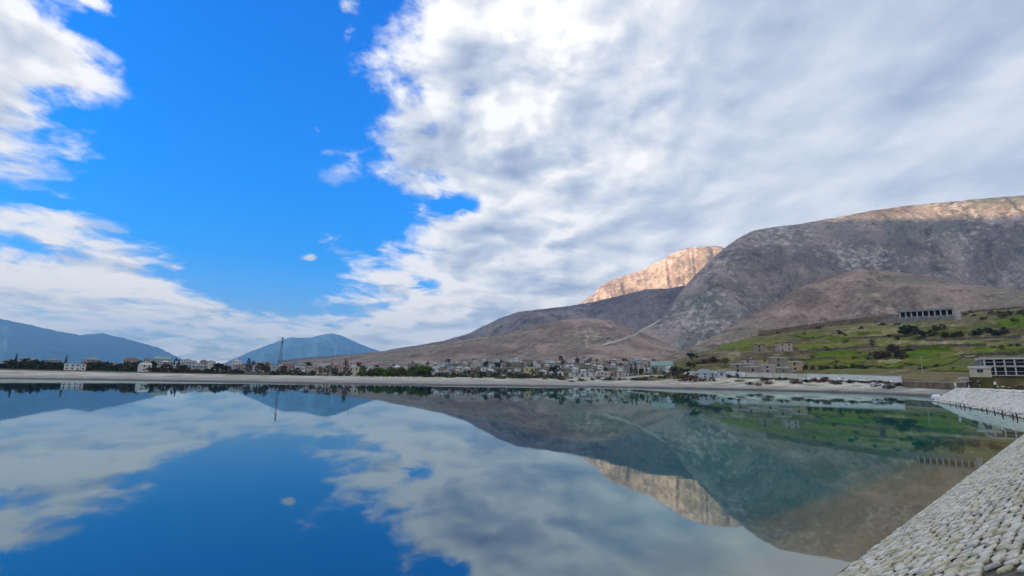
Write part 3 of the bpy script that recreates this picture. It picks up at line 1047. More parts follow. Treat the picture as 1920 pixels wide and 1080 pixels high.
for i in range(34):
    px = 268 + i * 15.4 + U(-7, 7)
    wl = random.choice(['white', 'cream', 'grey', 'pink', 'bluish', 'white'])
    rf = random.choice(['flat', 'gable', 'hip'])
    rc = random.choice(['pale', 'grey', 'red', 'brown']) if rf != 'flat' else 'pale'
    house(px, U(480, 900), U(9, 16), U(6, 9), wl, rf, rc, f'{wl if wl not in ("pink", "stone") else "pinkish"} house with {"flat" if rf == "flat" else rc + " " + rf} roof', 'houses on the far plain', turn=U(-0.6, 0.6))
for i in range(46):
    px = 262 + U(0, 540)
    plant(px, U(380, 800), U(9, 18), U(9, 17), random.choice(['round', 'round', 'shrub', 'conifer']), random.choice(['dark', 'blue', 'olive', 'dark']), 'small dark tree', 'trees between the far houses')
house(663, 330, 19, 16, 'cream', 'flat', 'pale', None, None, depth=9)
PLACED[-1] = (PLACED[-1][0], 663, '!cream two storey block beside the tall brown tree')
# dark belt of trees and bushes along the bank
for i in range(60):
    px = 2 + i * 4.5
    big = random.random()
    sr_ = shore_r(px)
    if 122 < px < 156:
        plant(px, sr_ + U(3, 8), U(13, 18), U(7, 10), 'shrub', 'dark', 'low dark bush', 'dark bushes behind the far bank')
    elif big < 0.4:
        plant(px, sr_ + U(14, 40), U(16, 26), U(14, 21), 'round', random.choice(['dark', 'blue', 'olive', 'dark']), 'dark rounded tree', 'dark trees behind the far bank')
    else:
        plant(px, sr_ + U(4, 20), U(24, 36), U(11, 16), 'shrub', random.choice(['dark', 'dark', 'olive', 'blue', 'dark']), 'dark spreading bush', 'dark bushes behind the far bank')
plant(24, shore_r(24) + 16, 10, 26, 'conifer', 'blue', 'pointed dark conifer', 'dark trees behind the far bank')
plant(119, shore_r(119) + 16, 9, 25, 'conifer', 'blue', 'slim dark conifer', 'dark trees behind the far bank')
for px, d, w, h, f, l in [(66, 395, 24, 22, 'round', 'blue'), (286, 520, 16, 20, 'round', 'blue'), (310, 540, 20, 17, 'round', 'dark'), (332, 540, 13, 23, 'conifer', 'blue'), (345, 520, 20, 16, 'round', 'dark'), (408, 500, 26, 20, 'round', 'blue'), (422, 480, 18, 17, 'round', 'dark'), (488, 520, 22, 20, 'round', 'blue'), (498, 500, 16, 16, 'round', 'blue')]:
    plant(px, d, w, h, f, l, 'dark blue-green tree' if f == 'round' else 'thin dark conifer', 'trees between the far houses')
for i in range(20):
    px = 262 + i * 10 + U(-3, 3)
    plant(px, shore_r(px) + U(3, 14), U(14, 20), U(8, 12), 'shrub', random.choice(['red', 'dark', 'red', 'brown']), 'low russet hedge bush' if i % 3 else 'low dark hedge bush', 'russet hedge bushes behind the far bank')
for px, d, w, h, f, l in [(466, 320, 18, 22, 'bare', 'brown'), (484, 316, 20, 19, 'bare', 'brown'), (497, 325, 16, 24, 'bare', 'brown'), (516, 312, 22, 14, 'shrub', 'dark'), (530, 308, 22, 17, 'bare', 'brown'), (548, 300, 20, 13, 'shrub', 'brown'), (566, 300, 18, 12, 'shrub', 'dark'), (585, 300, 18, 12, 'shrub', 'brown'),
                          (602, 300, 16, 20, 'bare', 'brown'), (614, 298, 20, 24, 'bare', 'brown'), (628, 300, 16, 17, 'bare', 'brown'), (636, 296, 18, 12, 'shrub', 'dark'), (648, 296, 12, 32, 'poplar', 'brown'), (655, 300, 12, 14, 'shrub', 'brown'), (676, 296, 12, 18, 'shrub', 'olive')]:
    plant(px, d, w, h, f, l, {'bare': 'leafless brown tree', 'shrub': 'low brown bush', 'poplar': 'tall narrow brown tree'}[f], 'brown trees and bushes behind the far bank')
for i in range(24):
    px = 672 + i * 5.8 + U(-4, 4)
    plant(px, shore_r(px) + U(10, 34), U(17, 30), U(13, 22), random.choice(['shrub', 'shrub', 'round']), 'green', 'bright green bush', 'green hedge bushes behind the far bank')
for i in range(30):
    px = 806 + i * 8.5 + U(-4, 4)
    f = random.choice(['shrub', 'shrub', 'bare'])
    l = random.choice(['olive', 'brown', 'olive', 'dark'])
    plant(px, U(285, 330), U(12, 20), U(7, 12) if f == 'shrub' else U(12, 17), f, l, ('olive brown' if l != 'dark' else 'dark green') + (' bush' if f == 'shrub' else ' bare tree'), 'brush below the hillside town')

# ---- town on the rising ground under the mountains
random.seed(21)
tw = ['white', 'cream', 'white', 'pink', 'white', 'stone', 'bluish', 'cream', 'grey', 'white']
n_h = 0
for row, (d0, d1, cnt) in enumerate([(330, 400, 27), (420, 520, 32), (540, 680, 34), (720, 940, 30)]):
    for i in range(cnt):
        px = 790 + (i + U(0.1, 0.9)) * (430.0 / cnt)
        if row == 0 and 975 < px < 1012:
            continue
        wl = random.choice(tw)
        rf = random.choice(['flat', 'hip', 'gable', 'hip'])
        rc = random.choice(['red', 'pale', 'grey', 'brown', 'pale']) if rf != 'flat' else random.choice(['pale', 'grey'])
        wn = {'pink': 'pinkish', 'stone': 'rough stone'}.get(wl, wl)
        house(px, U(d0, d1), U(6, 11) * (1.15 - 0.1 * row), U(5, 8.5) * (1.1 - 0.09 * row), wl, rf, rc, f'{wn} house with {"flat" if rf == "flat" else rc + " " + rf} roof', 'houses of the hillside town', turn=U(-0.7, 0.7))
for i in range(40):
    px = 770 + U(0, 460)
    d = U(340, 900)
    f = random.choice(['round', 'round', 'conifer', 'bare'])
    l = 'brown' if f == 'bare' else random.choice(['dark', 'olive', 'blue'])
    plant(px, d, U(7, 13), U(9, 15), f, l, {'round': 'small rounded tree', 'conifer': 'small pointed conifer', 'bare': 'small leafless tree'}[f], 'trees between the town houses')
house(993, shore_r(993) + 3, 20, 15, 'yellow', 'flat', 'pale', None, None, depth=8)
PLACED[-1] = (PLACED[-1][0], 993, '!yellow two storey house standing close behind the lake bank')
for px, d, w, h in [(1034, 420, 14, 17), (1044, 410, 18, 20), (1052, 430, 12, 15)]:
    plant(px, d, w, h, 'round', 'blue', 'dark dense tree', 'dark trees past the yellow house')
for px, d, w, h, f in [(1184, 330, 11, 24, 'conifer'), (1192, 324, 12, 25, 'conifer'), (1212, 340, 10, 20, 'conifer'), (1203, 335, 12, 16, 'round')]:
    plant(px, d, w, h, f, 'blue', 'dark pointed conifer' if f == 'conifer' else 'dark round tree', 'dark conifers before the green-roofed house')
house(1240, 350, 40, 10, 'greenish', 'gable', 'green', None, None, depth=12, turn=-0.2)
PLACED[-1] = (PLACED[-1][0], 1240, '!long grey-green house under a green gable roof')
house(1256, 322, 9, 9, 'white', 'gable', 'pale', None, None, depth=6, turn=0.3)
PLACED[-1] = (PLACED[-1][0], 1256, '!tiny white gabled house before the long green-roofed house')
house(1322, 315, 40, 8.5, 'bluish', 'hip', 'grey', None, None, depth=10, turn=0.12, floors=2)
PLACED[-1] = (PLACED[-1][0], 1322, '!wide blue-grey house under a grey hipped roof')
house(1353, 305, 15, 9, 'bluish', 'flat', 'grey', None, None, depth=7)
PLACED[-1] = (PLACED[-1][0], 1353, '!small blue-grey annexe beside the wide hip-roofed house')
for px, d, w, h, sg in [(1384, 345, 26, 16, 1), (1404, 390, 22, 16, 1), (1412, 330, 24, 12, 1), (1436, 400, 24, 15, 1), (1440, 335, 26, 15, 1), (1462, 380, 28, 18, 1), (1470, 320, 22, 12, 1), (1492, 350, 24, 18, 1), (1428, 470, 20, 14, 1), (1478, 480, 24, 15, 1)]:
    house(px, d, w, h, random.choice(['stone', 'stone', 'ochre', 'pink']), 'flat', random.choice(['brown', 'pale']), 'rough stone house with dark openings', 'old stone houses on the terraced slope', turn=U(-0.4, 0.4), openings=True)
for px, d, w, h, f, l in [(1272, 300, 22, 24, 'bare', 'brown'), (1262, 290, 18, 15, 'shrub', 'red'), (1284, 286, 22, 16, 'shrub', 'red'), (1300, 282, 22, 14, 'shrub', 'red'), (1316, 280, 18, 11, 'shrub', 'red'), (1248, 285, 20, 10, 'shrub', 'brown'), (1334, 278, 16, 9, 'shrub', 'brown'), (1228, 330, 14, 16, 'bare', 'dark'),
                          (1282, 340, 26, 20, 'round', 'dark'), (1268, 380, 24, 20, 'round', 'dark'), (1296, 420, 22, 17, 'round', 'olive'), (1318, 440, 30, 13, 'shrub', 'red'), (1340, 450, 26, 12, 'shrub', 'red'), (1362, 440, 18, 11, 'shrub', 'olive'), (1300, 470, 26, 16, 'round', 'dark')]:
    plant(px, d, w, h, f, l, {'bare': 'leafless brown tree', 'shrub': ('russet' if l == 'red' else l) + ' bush', 'round': l + ' green rounded tree'}[f], 'trees and russet bushes by the wide blue-grey house')


random.seed(63)
for i in range(70):
    px = 800 + i * 12.9 + U(-6, 6)
    c = shore_r(px)
    far_k = U(0.0, 0.75) if px > 1030 else U(0.0, 0.25)
    wdt = 120 if px < 1100 else max(10.0, 120 - (px - 1100) * 0.27)
    l = random.choice(['olive', 'brown', 'red', 'olive', 'dark'])
    plant(px, 0, U(10, 24), U(3.5, 8), 'shrub', l, {'olive': 'olive', 'brown': 'brown', 'red': 'russet', 'dark': 'dark'}[l] + ' scrub bush low on the shore', 'scrub along the far shore', pos=spot(px, c - wdt * far_k * 0.8))


# ---- masts and poles
def mast(px, dist, top_py, desc, lattice=True, w=1.5):
    dist = fix(px, dist)
    p = spot(px, dist)
    d = cam_ray(px, top_py)
    H = EYE + dist * d.z / math.hypot(d.x, d.y) - p.z
    t = empty('mast' if lattice else 'pole', p, 0.4)
    if lattice:
        for sx, sy in ((-1, -1), (1, -1), (1, 1), (-1, 1)):
            b = MB(); b.tube([(sx * w / 2, sy * w / 2, -0.5), (sx * w * 0.22, sy * w * 0.22, H)], [0.16, 0.10], 5)
            b.build('leg', M_IRON, t)
        n = 14
        b = MB()
        for i in range(n):
            z0, z1 = H * i / n, H * (i + 1) / n
            a, c = w / 2 * (1 - 0.56 * i / n), w / 2 * (1 - 0.56 * (i + 1) / n)
            for (p0, p1) in (((-a, -a), (c, -c)), ((a, -a), (c, c)), ((a, a), (-c, c)), ((-a, a), (-c, -c))):
                b.tube([(p0[0], p0[1], z0), (p1[0], p1[1], z1)], [0.06, 0.06], 4)
        b.build('bracing', M_IRON, t)
        for hz_, r_ in ((0.96, 0.55), (0.86, 0.5)):
            b = MB(); b.tube([(0.5, -0.3, H * hz_ - 1.4), (0.5, -0.3, H * hz_ + 1.2)], [r_, r_], 8); b.build('antenna', M_IRON, t)
    else:
        b = MB(); b.tube([(0, 0, -0.5), (0, 0, H)], [0.17, 0.09], 6); b.build('shaft', M_IRON, t)
        b = MB(); b.box(-1.0, 1.0, -0.06, 0.06, H - 0.5, H - 0.36); b.build('crossarm', M_IRON, t)
    register(t, px, desc, 'mast' if lattice else 'pole', None)
    return t


mast(523, 560, 632, '!tall dark lattice mast rising far above the plain', True, 2.4)
mast(621, 420, 655, '!slim dark pole before the blue peak', False)
mast(657, 400, 650, '!slim dark pole next to the cream block', False)
mast(1070, 420, 676, '!thin pole amid the lower town houses', False)


random.seed(91)
for i in range(16):
    px = 60 + i * 76 + U(-14, 14)
    d0_ = shore_r(px) + U(12, 60)
    p = spot(px, d0_)
    k = mpp(px, d0_)
    H = U(13, 19) * k
    t = empty('utility_pole', p, U(0, 3))
    b = MB(); b.tube([(0, 0, -0.5), (0, 0, H)], [0.14, 0.09], 6); b.build('shaft', M_BARK, t)
    b = MB(); b.box(-0.9, 0.9, -0.06, 0.06, H - 0.7, H - 0.56); b.build('crossarm', M_IRON, t)
    register(t, px, 'slender utility pole', 'utility pole', 'utility poles behind the far shore')


# ---- walls and terraces on the right-hand shore
def wall_run(px0, d0, px1, d1, hpx, thick, m, desc, name, cat, zoff=0.0, coping=True, n=24):
    P = []
    for i in range(n + 1):
        q, dd = px0 + (px1 - px0) * i / n, d0 + (d1 - d0) * i / n
        P.append(Vector((*ground_xy(q, dd if dd > 60 else shore_r(q) + dd), 0)))
    if d0 < 60:
        d0 = d1 = 240
    for p in P:
        p.z = drop(p.x, p.y)
    zs = [p.z for p in P]
    zs = np.convolve(np.pad(zs, 3, mode='edge'), np.ones(7) / 7, 'valid')
    h = hpx * mpp((px0 + px1) / 2, (d0 + d1) / 2)
    t = empty(name, P[n // 2])
    o = P[n // 2]
    b, c = MB(), MB()
    for bb, lo, hi, th in ((b, -1.5, h, thick), (c, h + 0.003, h + 0.2, thick + 0.16)):
        vs, fs = [], []
        for i, p in enumerate(P):
            nrm = Vector((p.x, p.y, 0)).normalized()
            for s, z in ((-1, lo), (-1, hi), (1, hi), (1, lo)):
                q = p + nrm * th / 2 * s
                vs.append((q.x - o.x, q.y - o.y, zs[i] + z + zoff - o.z))
        for i in range(n):
            for k in range(4):
                fs.append((i * 4 + k, i * 4 + (k + 1) % 4, (i + 1) * 4 + (k + 1) % 4, (i + 1) * 4 + k))
        fs += [(3, 2, 1, 0), tuple(n * 4 + k for k in range(4))]
        bb.raw(vs, fs)
    b.build('wall', m, t)
    if coping:
        c.build('coping', M_CONC, t)
    register(t, (px0 + px1) / 2, desc, cat, None)
    return t


M_WWALL = mat('white_wall', (0.90, 0.88, 0.84), 0.85, scale=0.25, col2=(0.78, 0.75, 0.69))
M_CWALL = mat('cream_wall', (0.84, 0.78, 0.66), 0.9, scale=0.25, col2=(0.66, 0.60, 0.48))
M_BWALL = mat('brown_wall', (0.26, 0.19, 0.13), 0.9, scale=0.3, col2=(0.13, 0.10, 0.07))
wall_run(1276, 26, 1398, 20, 10.0, 0.6, M_WWALL, '!long white wall running below the wide blue-grey house', 'white_wall', 'wall')
wall_run(1399, 20, 1512, 13, 10.0, 0.6, M_CWALL, '!cream wall running below the old stone houses', 'cream_wall', 'wall')
wall_run(1513, 12, 1690, 8, 11.0, 0.6, M_WWALL, '!white wall along the shore between boulders and brown terrace', 'white_wall', 'wall')
wall_run(1690, 236, 1812, 205, 12.0, 0.8, M_BWALL, '!brown earth-coloured terrace wall below the green field', 'terrace_wall', 'wall')
wall_run(1075, 2, 1250, 2, 4.0, 0.8, M_WWALL, '!low pale quay wall close to the waterline', 'quay_wall', 'wall')
wall_run(1100, 22, 1250, 24, 4.0, 0.5, M_BWALL, '!low brown wall above the pale quay wall', 'brown_wall', 'wall')


def pavilion():
    """long open hall with a flat roof on a row of pale columns, above a retaining wall"""
    a, c = hit(1712, 602), hit(1790, 602)
    mid = (a + c) / 2
    d = math.hypot(mid.x, mid.y)
    k = mpp(1750, d)
    x, y = ground_xy(1752, d)
    ray = cam_ray(1752, 594)
    z = EYE + d * ray.z / math.hypot(ray.x, ray.y)
    t = empty('pavilion', (x, y, z), face_cam(Vector((x, y, 0))))
    W, D, H = 80 * k, 9.0, 12 * k
    b = MB(); b.box(-W / 2, W / 2, 0, D, -9, 0); b.build('plinth', M_DCONC, t)
    b = MB(); b.box(-W / 2 - 1, W / 2 + 0.6, -0.9, D + 1, H, H + 4.0 * k); b.build('roof', R_MAT['grey'], t)
    b = MB(); b.box(-W / 2 + 0.3, W / 2 - 0.3, D - 0.4, D - 0.1, 0, H); b.build('back_wall', M_IRON, t)
    for i in range(10):
        cx = -W / 2 + 0.5 + (W - 1.0) * i / 9
        b = MB(); b.tube([(cx, 0.4, 0.01), (cx, 0.4, H - 0.01)], [0.7, 0.6], 8); b.build('column', M_CONC, t)
    b = MB(); b.box(-W / 2, W / 2, 0.0, 0.2, 0.01, H * 0.22); b.build('parapet', M_DCONC, t)
    b = MB(); b.box(W / 2 + 0.7, W / 2 + 5, 0.5, D, -6, H * 0.8); b.build('side_room', M_CONC, t)
    b = MB()
    b.raw([(-W / 2 - 40 * k, 0.5, -6), (-W / 2 - 0.02, 0.5, -6), (-W / 2 - 0.02, 0.5, H * 0.75), (-W / 2 - 40 * k, 0.5, -3.0), (-W / 2 - 40 * k, 3, -6), (-W / 2 - 0.02, 3, -6), (-W / 2 - 0.02, 3, H * 0.75), (-W / 2 - 40 * k, 3, -3.0)],
          [(0, 1, 2, 3), (4, 7, 6, 5), (3, 2, 6, 7), (0, 3, 7, 4), (1, 5, 6, 2)])
    b.build('ramp_wall', M_DCONC, t)
    register(t, 1752, '!long pavilion with pale columns under a flat roof high on the hillside', 'pavilion', None)


pavilion()


def glass_building():
    """two open storeys of dark glass between pale slabs and posts"""
    d = 205
    k = mpp(1890, d)
    p = spot(1896, d)
    ray = cam_ray(1890, 703)
    p.z = EYE + d * ray.z / math.hypot(ray.x, ray.y)
    t = empty('glass_building', p, face_cam(p) + 0.15)
    W, D = 78 * k, 12.0
    fh = 14.5 * k
    for i, (z, th) in enumerate(((-0.3, 0.3), (fh, 0.45), (2 * fh, 0.5))):
        b = MB(); b.box(-W / 2, W / 2, -1.0, D, z, z + th); b.build('slab' if i < 2 else 'roof', M_CONC if i < 2 else R_MAT['pale'], t)
    b = MB(); b.box(-W / 2 + 0.1, W / 2 - 0.1, 0, D - 0.1, -5, -0.302); b.build('base', M_GREEN, t)
    b = MB(); b.box(-W / 2 + 0.2, -W / 2 + 0.6, 0.2, D - 0.2, 0.01, 2 * fh - 0.01); b.build('end_wall', M_DCONC, t)
    n = 5
    for f in range(2):
        z0 = f * fh + (0.01 if f == 0 else 0.46)
        z1 = (f + 1) * fh - 0.01
        for i in range(n + 1):
            x = -W / 2 + 0.7 + (W - 1.4) * i / n
            b = MB(); b.box(x - 0.14, x + 0.14, -0.8, -0.5, z0, z1); b.build('post', M_FRAME, t)
            if i < n:
                x1 = x + (W - 1.4) / n
                b = MB(); b.box(x + 0.03, x1 - 0.03, 0.6, 0.7, z0, z1); b.build('window', M_GLASS, t)
        b = MB(); b.box(-W / 2 + 0.1, W / 2 - 0.1, -0.95, -0.9, z0 + 0.9, z0 + 1.0); b.build('rail', M_FRAME, t)
    register(t, 1890, '!two storey building of dark glass between pale slabs', 'building', None)


glass_building()
_r = cam_ray(1839, 703)
house(1839, 188, 30, 12, 'cream', 'flat', 'pale', None, None, depth=7, floors=1, z=EYE + 188 * _r.z / math.hypot(_r.x, _r.y), sink=-1.4)
_t = PLACED[-1][0]
_k = mpp(1839, 188)
_b = MB(); _b.box(-17 * _k, 17 * _k, -1.2, 8.2, -6.0, -0.605); _b.build('plinth', M_GREEN, _t)
PLACED[-1] = (PLACED[-1][0], 1839, '!small cream cottage with dark square windows above the reddish bank')
house(1808, 232, 15, 8, 'cream', 'flat', 'pale', None, None, depth=5, windows=False, name='hut', cat='hut')
PLACED[-1] = (PLACED[-1][0], 1808, '!pale windowless hut at the foot of the green field')


def field_pole(px, dist, top, desc):
    p = spot(px, dist)
    k = mpp(px, dist)
    t = empty('lamp_pole', p)
    H = top * k
    b = MB(); b.tube([(0, 0, -0.4), (0, 0, H)], [0.16, 0.10], 6); b.build('shaft', M_CONC, t)
    b = MB(); b.tube([(0, 0, H - 0.1), (0.5, 0, H + 0.25), (1.3, 0, H + 0.3)], [0.07, 0.06, 0.05], 5); b.build('arm', M_CONC, t)
    b = MB(); b.box(1.0, 1.7, -0.15, 0.15, H + 0.2, H + 0.34); b.build('lamp_head', M_FRAME, t)
    register(t, px, desc, 'lamp pole', None)


field_pole(1731, 300, 30, '!pale lamp pole standing before the bright green field')

def field(px0, px1, top0, top1, bot0, bot1, m, name='field', lift=0.35, nx=36, ny=12, seed=1):
    """a parcel of ground draped over the hillside, with ragged edges"""
    b = MB()
    P = {}
    for i in range(nx + 1):
        f = i / nx
        w = 9.0 * float(fbm(np.array([f * 5.0]), np.array([seed * 3.7]), seed, 3)[0])
        w2 = 5.0 * float(fbm(np.array([f * 5.0]), np.array([seed * 9.1]), seed + 3, 3)[0])
        for j in range(ny + 1):
            t = j / ny
            x = px0 + (px1 - px0) * f + 8.0 * float(fbm(np.array([t * 3.0]), np.array([seed * 1.3]), seed + 7, 3)[0]) * (1 if f > 0.5 else -1)
            sq_ = 1.0 - abs(2 * f - 1) ** 3
            mid_ = (top0 + (top1 - top0) * f + bot0 + (bot1 - bot0) * f) / 2
            y = mid_ + ((top0 + (top1 - top0) * f - mid_) * sq_ + w) * (1 - t) + ((bot0 + (bot1 - bot0) * f - mid_) * sq_ + w2) * t
            h = hit(x, y)
            P[i, j] = None if h is None else h + Vector((0, 0, lift))
    for i in range(nx):
        for j in range(ny):
            q = [P[i, j], P[i, j + 1], P[i + 1, j + 1], P[i + 1, j]]
            if all(v is not None for v in q) and max((q[k] - q[k - 1]).length for k in range(4)) < 60 and q[0].length < 1100:
                b.poly(q)
    if b.f:
        o = b.build(name, m)
        o['kind'] = 'structure'


for k, (x0, x1, t0, t1, b0, b1, mi) in enumerate([(1500, 1632, 664, 650, 689, 690, 0), (1688, 1806, 653, 650, 688, 686, 0), (1640, 1700, 678, 676, 690, 690, 1), (1812, 1925, 652, 644, 668, 664, 1), (1480, 1640, 645, 634, 658, 648, 1), (1560, 1700, 622, 612, 636, 628, 2),
                                                  (1868, 1930, 588, 584, 618, 614, 0), (1700, 1860, 640, 634, 650, 644, 2), (1745, 1855, 690, 690, 697, 697, 1), (1640, 1720, 640, 634, 652, 650, 1), (1340, 1480, 645, 632, 660, 650, 1)]):
    field(x0, x1, t0, t1, b0, b1, M_FIELD[mi], seed=k + 1)
def terrace(px0, px1, y0, y1, h, desc):
    """a low dry-stone wall along a contour of the fields"""
    b, prev = MB(), None
    for i in range(31):
        f = i / 30
        x, y = px0 + (px1 - px0) * f, y0 + (y1 - y0) * f + 3.0 * float(fbm(np.array([f * 4]), np.array([px0 * 0.1]), 3, 3)[0])
        q = hit(x, y)
        if q is None or q.length > 1100:
            prev = None
            continue
        n = Vector((q.x, q.y, 0)).normalized()
        hh = h * (0.7 + 0.6 * float(fbm(np.array([f * 14]), np.array([px1 * 0.1]), 8, 3)[0] + 0.5))
        c = [q - n * 0.4 - Vector((0, 0, 0.8)), q - n * 0.4 + Vector((0, 0, hh)), q + n * 0.5 + Vector((0, 0, hh)), q + n * 0.5 - Vector((0, 0, 0.8))]
        if prev:
            for k in range(4):
                b.poly([prev[k], prev[(k + 1) % 4], c[(k + 1) % 4], c[k]])
        prev = c
    o = b.build('field_wall', M_FWALL)
    register(o, (px0 + px1) / 2, desc, 'wall', None)


M_FWALL = mat('field_wall_stone', (0.22, 0.19, 0.13), 0.9, scale=0.6, col2=(0.10, 0.085, 0.055))
for a_ in [(1500, 1640, 662, 650, 1.5, '!low dark stone wall over the bright field beside the old stone houses'), (1690, 1850, 653, 648, 1.6, '!low dark stone wall crossing the fields above the lamp pole'), (1560, 1700, 638, 630, 1.4, '!low stone wall between straw field and brown thicket'),
           (1735, 1915, 641, 634, 1.8, '!low stone wall beneath the dark hedge of the upper field'), (1480, 1570, 676, 672, 1.3, '!short low stone wall directly above the white shore wall'), (1800, 1918, 668, 662, 1.4, '!low stone wall above the glass building')]:
    terrace(*a_)
for k in range(16):
    x0 = U(1470, 1880)
    y0 = U(618, 682)
    field(x0, x0 + U(30, 75), y0, y0 - 2, y0 + U(5, 11), y0 + U(4, 9), M_FIELD[random.choice([0, 1, 1, 2, 2])], seed=30 + k, lift=0.5, nx=16, ny=5)
M_GRAVEL = mat('white_gravel', (0.90, 0.87, 0.80), 0.95, scale=0.4, col2=(0.70, 0.66, 0.58))
wall_run(1428, 630, 1704, 745, 9.0, 2.0, M_BWALL, '!dark retaining wall of the road climbing to the pavilion', 'road_wall', 'wall', coping=False)
wall_run(1806, 772, 1960, 796, 4.0, 2.0, M_BWALL, '!dark retaining wall of the road beyond the pavilion', 'road_wall', 'wall', coping=False)


def track(pts, half, m, name):
    """a dirt track laid on the hillside"""
    xs = np.linspace(pts[0][0], pts[-1][0], 40)
    b = MB()
    prev = None
    for x in xs:
        y = float(np.interp(x, [q[0] for q in pts], [q[1] for q in pts])) + 1.5 * float(fbm(np.array([x / 9.0]), np.array([0.0]), 6, 3)[0])
        a, c = hit(x, y - half), hit(x, y + half)
        if a is None or c is None:
            prev = None
            continue
        if prev and (prev[0] - a).length < 250 and (prev[1] - c).length < 250:
            b.poly([q + Vector((0, 0, 2.0)) for q in (prev[1], c, a, prev[0])])
        prev = (a, c)
    o = b.build(name, m)
    o['kind'] = 'structure'


M_TRACK = mat('pale_track', (0.52, 0.46, 0.36), 0.95, scale=0.02, col2=(0.38, 0.33, 0.25))
track([(1128, 648), (1160, 640), (1190, 629), (1215, 615), (1238, 600)], 1.8, M_TRACK, 'dirt_track')

# ---- fields and brush on the right-hand slope
random.seed(33)
for (x0, x1, y0, y1, n, wa, wb, ha, hb, f, l, desc, grp) in [
        (1636, 1706, 656, 672, 12, 14, 22, 9, 15, 'shrub', 'brown', 'leafless brown bush', 'brown thicket on the green field'),
        (1690, 1735, 622, 634, 5, 16, 26, 14, 22, 'round', 'dark', 'dark rounded tree', 'dark trees below the pavilion'),
        (1824, 1892, 622, 630, 9, 13, 20, 8, 12, 'shrub', 'blue', 'dark green hedge bush', 'dark hedge on the upper field'),
        (1742, 1800, 616, 634, 9, 12, 18, 8, 14, 'shrub', 'brown', 'purplish brown bush', 'brown bushes below the pavilion'),
        (1420, 1700, 600, 632, 22, 7, 14, 4, 8, 'shrub', 'dark', 'small dark bush', 'bushes along the upper edge of the fields'),
        (1800, 1915, 586, 600, 9, 9, 15, 4, 8, 'shrub', 'olive', 'small olive bush', 'bushes along the upper edge of the fields'),
        (1500, 1640, 690, 694, 9, 9, 16, 7, 12, 'shrub', 'dark', 'dark low bush', 'bushes above the white wall'),
        (1600, 1790, 684, 692, 10, 9, 16, 4, 7, 'shrub', 'olive', 'low olive bush', 'bushes above the white wall'),
        (1520, 1640, 640, 680, 8, 8, 14, 5, 8, 'shrub', 'olive', 'small olive bush', 'scattered bushes on the green field'),
        (1860, 1918, 640, 664, 6, 8, 14, 5, 8, 'shrub', 'olive', 'small olive bush', 'scattered bushes on the green field'),
        (1880, 1918, 590, 612, 4, 14, 20, 10, 15, 'round', 'olive', 'olive green tree', 'trees at the top of the fields')]:
    for i in range(n):
        px, py = x0 + (x1 - x0) * (i + U(0, 1)) / n, U(y0, y1)
        p = hit(px, py)
        if p is None or p.length > 1200:
            continue
        plant(px, 0, U(wa, wb), U(ha, hb), f, l, desc, grp, pos=p)
plant(1635, 0, 9, 17, 'poplar', 'dark', '!slim dark tree at the edge of the brown thicket', None, pos=hit(1636, 650))
plant(1682, 0, 9, 12, 'round', 'dark', '!small dark tree above the brown thicket', None, pos=hit(1683, 641))
for px, d, w, h, l in [(1800, 172, 18, 11, 'red'), (1812, 178, 18, 13, 'red'), (1820, 170, 20, 11, 'red'), (1834, 166, 22, 12, 'red'), (1846, 175, 18, 13, 'red'), (1852, 166, 18, 10, 'red'), (1868, 160, 18, 10, 'olive'), (1890, 150, 20, 10, 'olive'), (1910, 140, 20, 11, 'brown'), (1780, 190, 16, 8, 'olive')]:
    plant(px, d, w, h, 'shrub', l, ('russet' if l == 'red' else l) + ' bush', 'bushes below the cream cottage')

# ------------------------------------------------------------------ small things on the shore
random.seed(44)
ROCKS = []
M_ROCK = mat('white_rock', (0.80, 0.77, 0.70), 0.9, scale=1.2, col2=(0.50, 0.46, 0.40))
for v in range(4):
    bm = bmesh.new()
    bmesh.ops.create_icosphere(bm, subdivisions=2, radius=0.5)
    for q in bm.verts:
        n = fbm(np.array([q.co.x * 2.2 + v * 7]), np.array([q.co.y * 2.2 + q.co.z * 1.7]), 90 + v, 3)[0]
        q.co *= 1.0 + 0.9 * n
    me = bpy.data.meshes.new('boulder'); bm.to_mesh(me); bm.free(); me.materials.append(M_ROCK)
    ROCKS.append(me)
for i in range(26):
    px = 1500 + i * 7.6 + U(-3, 3)
    d = shore_r(px) + U(1.0, 6.5)
    p = spot(px, d)
    k = mpp(px, d)
    o = obj('boulder', ROCKS[i % 4], None, (p.x, p.y, p.z + 0.3), U(0, 6.28), (U(5, 11) * k, U(5, 9) * k, U(4, 7) * k))
    register(o, px, 'white boulder', 'boulder', 'white boulders along the shore strip')
M_POST = M_WHITE
pb = MB(); pb.tube([(0, 0, -0.4), (0, 0, 0.75), (0, 0, 0.82)], [0.26, 0.24, 0.12], 8)
post_me = pb.mesh('post', M_POST)
cb = MB(); cb.tube([(0, 0, 1.0), (0, 0, 1.16), (0, 0, 1.3)], [0.42, 0.42, 0.12], 8)
for i in range(19):
    px = 590 + i * 14.0 + U(-2, 2)
    d = shore_r(px) - 1.5
    p = spot(px, d)
    o = obj('stone_post', post_me, None, p)
    register(o, px, 'short white post', 'post', 'white posts along the far bank')
